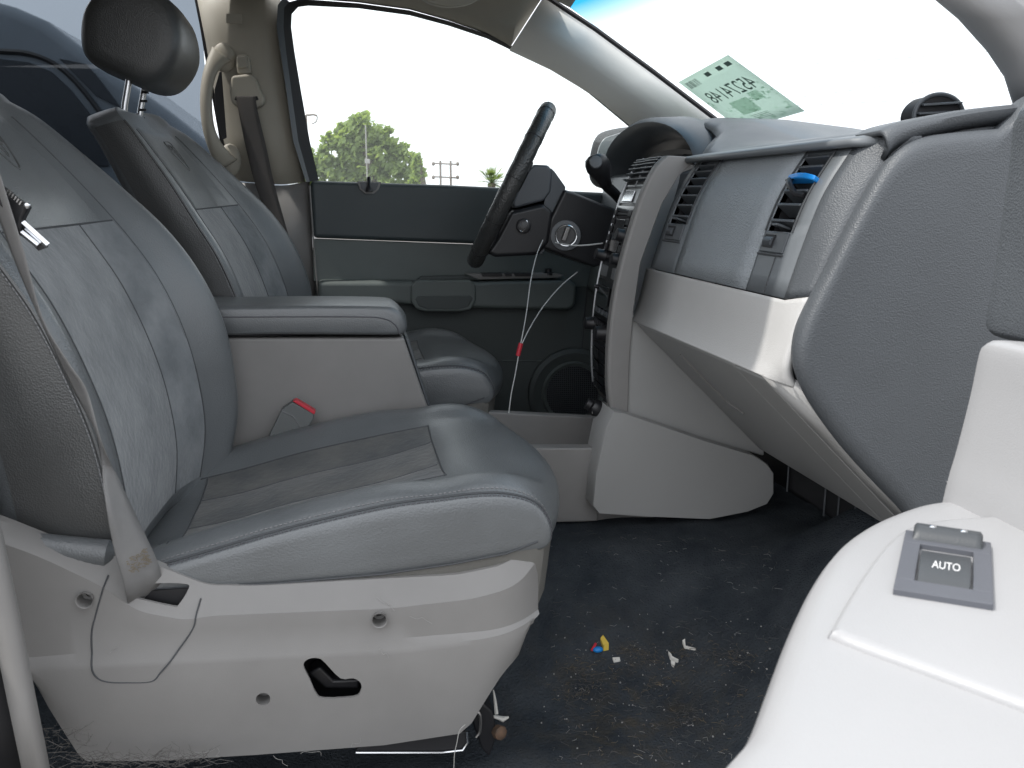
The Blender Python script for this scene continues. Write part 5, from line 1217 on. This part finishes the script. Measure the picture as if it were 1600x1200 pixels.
for k in range(46):
    a = random.uniform(0, 6.28); el = random.uniform(-.3, 1.3); L = random.uniform(.65, .95); d = Vector((math.cos(a) * math.cos(el), math.sin(a) * math.cos(el), math.sin(el)))
    fm = MB(); s = d.cross(Vector((0, 0, 1))).normalized()
    for j in range(9):
        f = -1 + 2 * j / 8; dd_ = (d + s * f * .7).normalized(); q = pc_ + d * L * .55; e_ = q + dd_ * L * (.7 - .25 * abs(f)) + Vector((0, 0, -.06)); w_ = dd_.cross(Vector((.1, .2, 1))).normalized() * .025
        n = len(fm.v); fm.v += [q - w_, q + w_, e_]; fm.f.append((n, n + 1, n + 2))
    fm.tube([pc_, pc_ + d * L * .55], .012, 4)
    fm.build('frond', M['palm'], pt, smooth=None)
hp_ = thing('utility_pole', 'twin timber power poles with two crossbars far outside the driver window', 'utility pole', tuple(Vector((far(696, 280, 60).x, 60, ZG))))
for px in (688, 704): q = far(px, 251, 60); MB().tube([Vector((q.x, 60, ZG)), q], .075, 8).build('pole', M['pole'], hp_)
for py in (256, 277):
    MB().tube([far(676, py - 1, 60), far(716, py + 1, 60)], .06, 6).build('crossbar', M['pole'], hp_)
    for px in (677, 715): MB().ell(far(px, py, 60), .12, .12, .14, 8, 6).build('insulator', M['pole'], hp_)
sg = thing('street_pole', 'slim pale pole with a small sign standing before the leafy tree', 'pole', tuple(Vector((far(570, 280, 26).x, 26, ZG))))
q = far(571, 195, 26); MB().tube([Vector((q.x, 26, ZG)), q], .018, 6).build('pole', M['fibrel'], sg)
q = far(574, 252, 25.9); MB().box((q.x - .07, 25.88, q.z - .06), (q.x + .07, 25.92, q.z + .06)).build('sign_plate', M['fibrel'], sg, bevel=.01)
ll = thing('street_lamp', 'street lamp arm just past the door frame, above the leafy tree', 'street lamp', tuple(Vector((far(470, 280, 40).x, 40, ZG))))
q = far(478, 180, 40); MB().tube([Vector((q.x, 40, ZG)), q], .06, 6).build('pole', M['pole'], ll)
MB().tube([q, far(490, 179, 40), far(496, 181, 40)], .05, 6).build('arm', M['pole'], ll)
MB().tube(catmull([far(496, 182, 40), far(494, 190, 40), far(487, 194, 40)], 4), .03, 6).build('brace', M['pole'], ll)
for i, pts in enumerate(([(1240, 153), (1400, 132), (1600, 108)], [(1240, 165), (1420, 157), (1600, 139)], [(1270, 100), (1450, 88), (1600, 76)])):
    o = MB().tube([far(x, y, 70) for x, y in pts], .022, 4).build('power_line', M['fibre'])
    tag(o, ('middle', 'lowest', 'highest')[i] + ' of the three thin power lines seen through the windscreen', 'power line', 'power lines')
# van parked beyond the rear window
YV = 4.4
vn = thing('parked_van', 'grey blue van parked outside behind the driver headrest', 'van', (-2.4, YV, ZG))
def VP_(x, y): return P(x, y, YV)
prof = [(-500, -60), (-200, -40), (-60, -15), (20, 8), (70, 30), (130, 75), (190, 120), (260, 170), (330, 225), (420, 265), (470, 300), (480, 420), (480, 800), (-500, 800)]
a = [VP_(*q) for q in prof]
MB().prism(a, [q + Vector((0, 1.8, 0)) for q in a]).build('body', M['vanpaint'], vn, bevel=.06, seg=3)
gw = [(-300, 75), (-100, 85), (0, 92), (45, 97), (80, 112), (110, 140), (140, 178), (165, 215), (170, 260), (-300, 260)]
a = [P(x, y, YV - .012) for x, y in gw]; MB().prism(a, [q + Vector((0, .03, 0)) for q in a]).build('side_window', M['vanglass'], vn, bevel=.004)
MB().tube(catmull([P(x, y, YV - .012) for x, y in [(-300, 68), (-100, 76), (0, 80), (45, 84), (85, 100), (118, 128), (152, 170), (178, 210)]], 4), .012, 6).build('window_trim', M['rubber'], vn)
a = [P(x, y, YV - .014) for x, y in ((92, 91), (135, 100), (160, 130), (190, 170), (150, 150))]; MB().prism(a, [q + Vector((0, .02, 0)) for q in a]).build('quarter_glass', M['vanglass'], vn, bevel=.003)
for wx in (-3.6, -1.2):
    w_ = MB().lathe((wx, YV - .05, ZG + .33), (0, 1, 0), [(.20, 0), (.33, .01), (.34, .10), (.33, .2), (.2, .21)], 28).build('wheel', M['rubber'], vn)
# driver's door mirror outside
dm = thing('door_mirror', 'dark door mirror outside the driver window beside the instrument hood', 'door mirror', tuple(P(950, 250, 2.62)))
mo = [(922, 270), (924, 240), (932, 215), (948, 204), (985, 198), (1010, 205), (1010, 280), (975, 296), (940, 294), (926, 285)]
a = catmull([P(x, y, 2.62) for x, y in mo], 3, True); c_ = sum(a, Vector()) / len(a)
MB().loft([[c_ + (q - c_) * k + Vector((dx, d, 0)) for q in a] for d, k, dx in ((-.10, .55, .06), (-.07, .8, .03), (0, .97, 0), (.012, 1, 0), (.02, .96, 0))]).build('housing', M['rubber'], dm, smooth=60)
mi = [(932, 268), (933, 243), (940, 222), (955, 212), (1000, 208), (1000, 280), (950, 286), (936, 282)]
a = catmull([P(x, y, 2.535) for x, y in mi], 3, True)
MB().prism([q for q in a], [q + Vector((0, .006, 0)) for q in a]).build('mirror_glass', M['silver'], dm, bevel=.002)
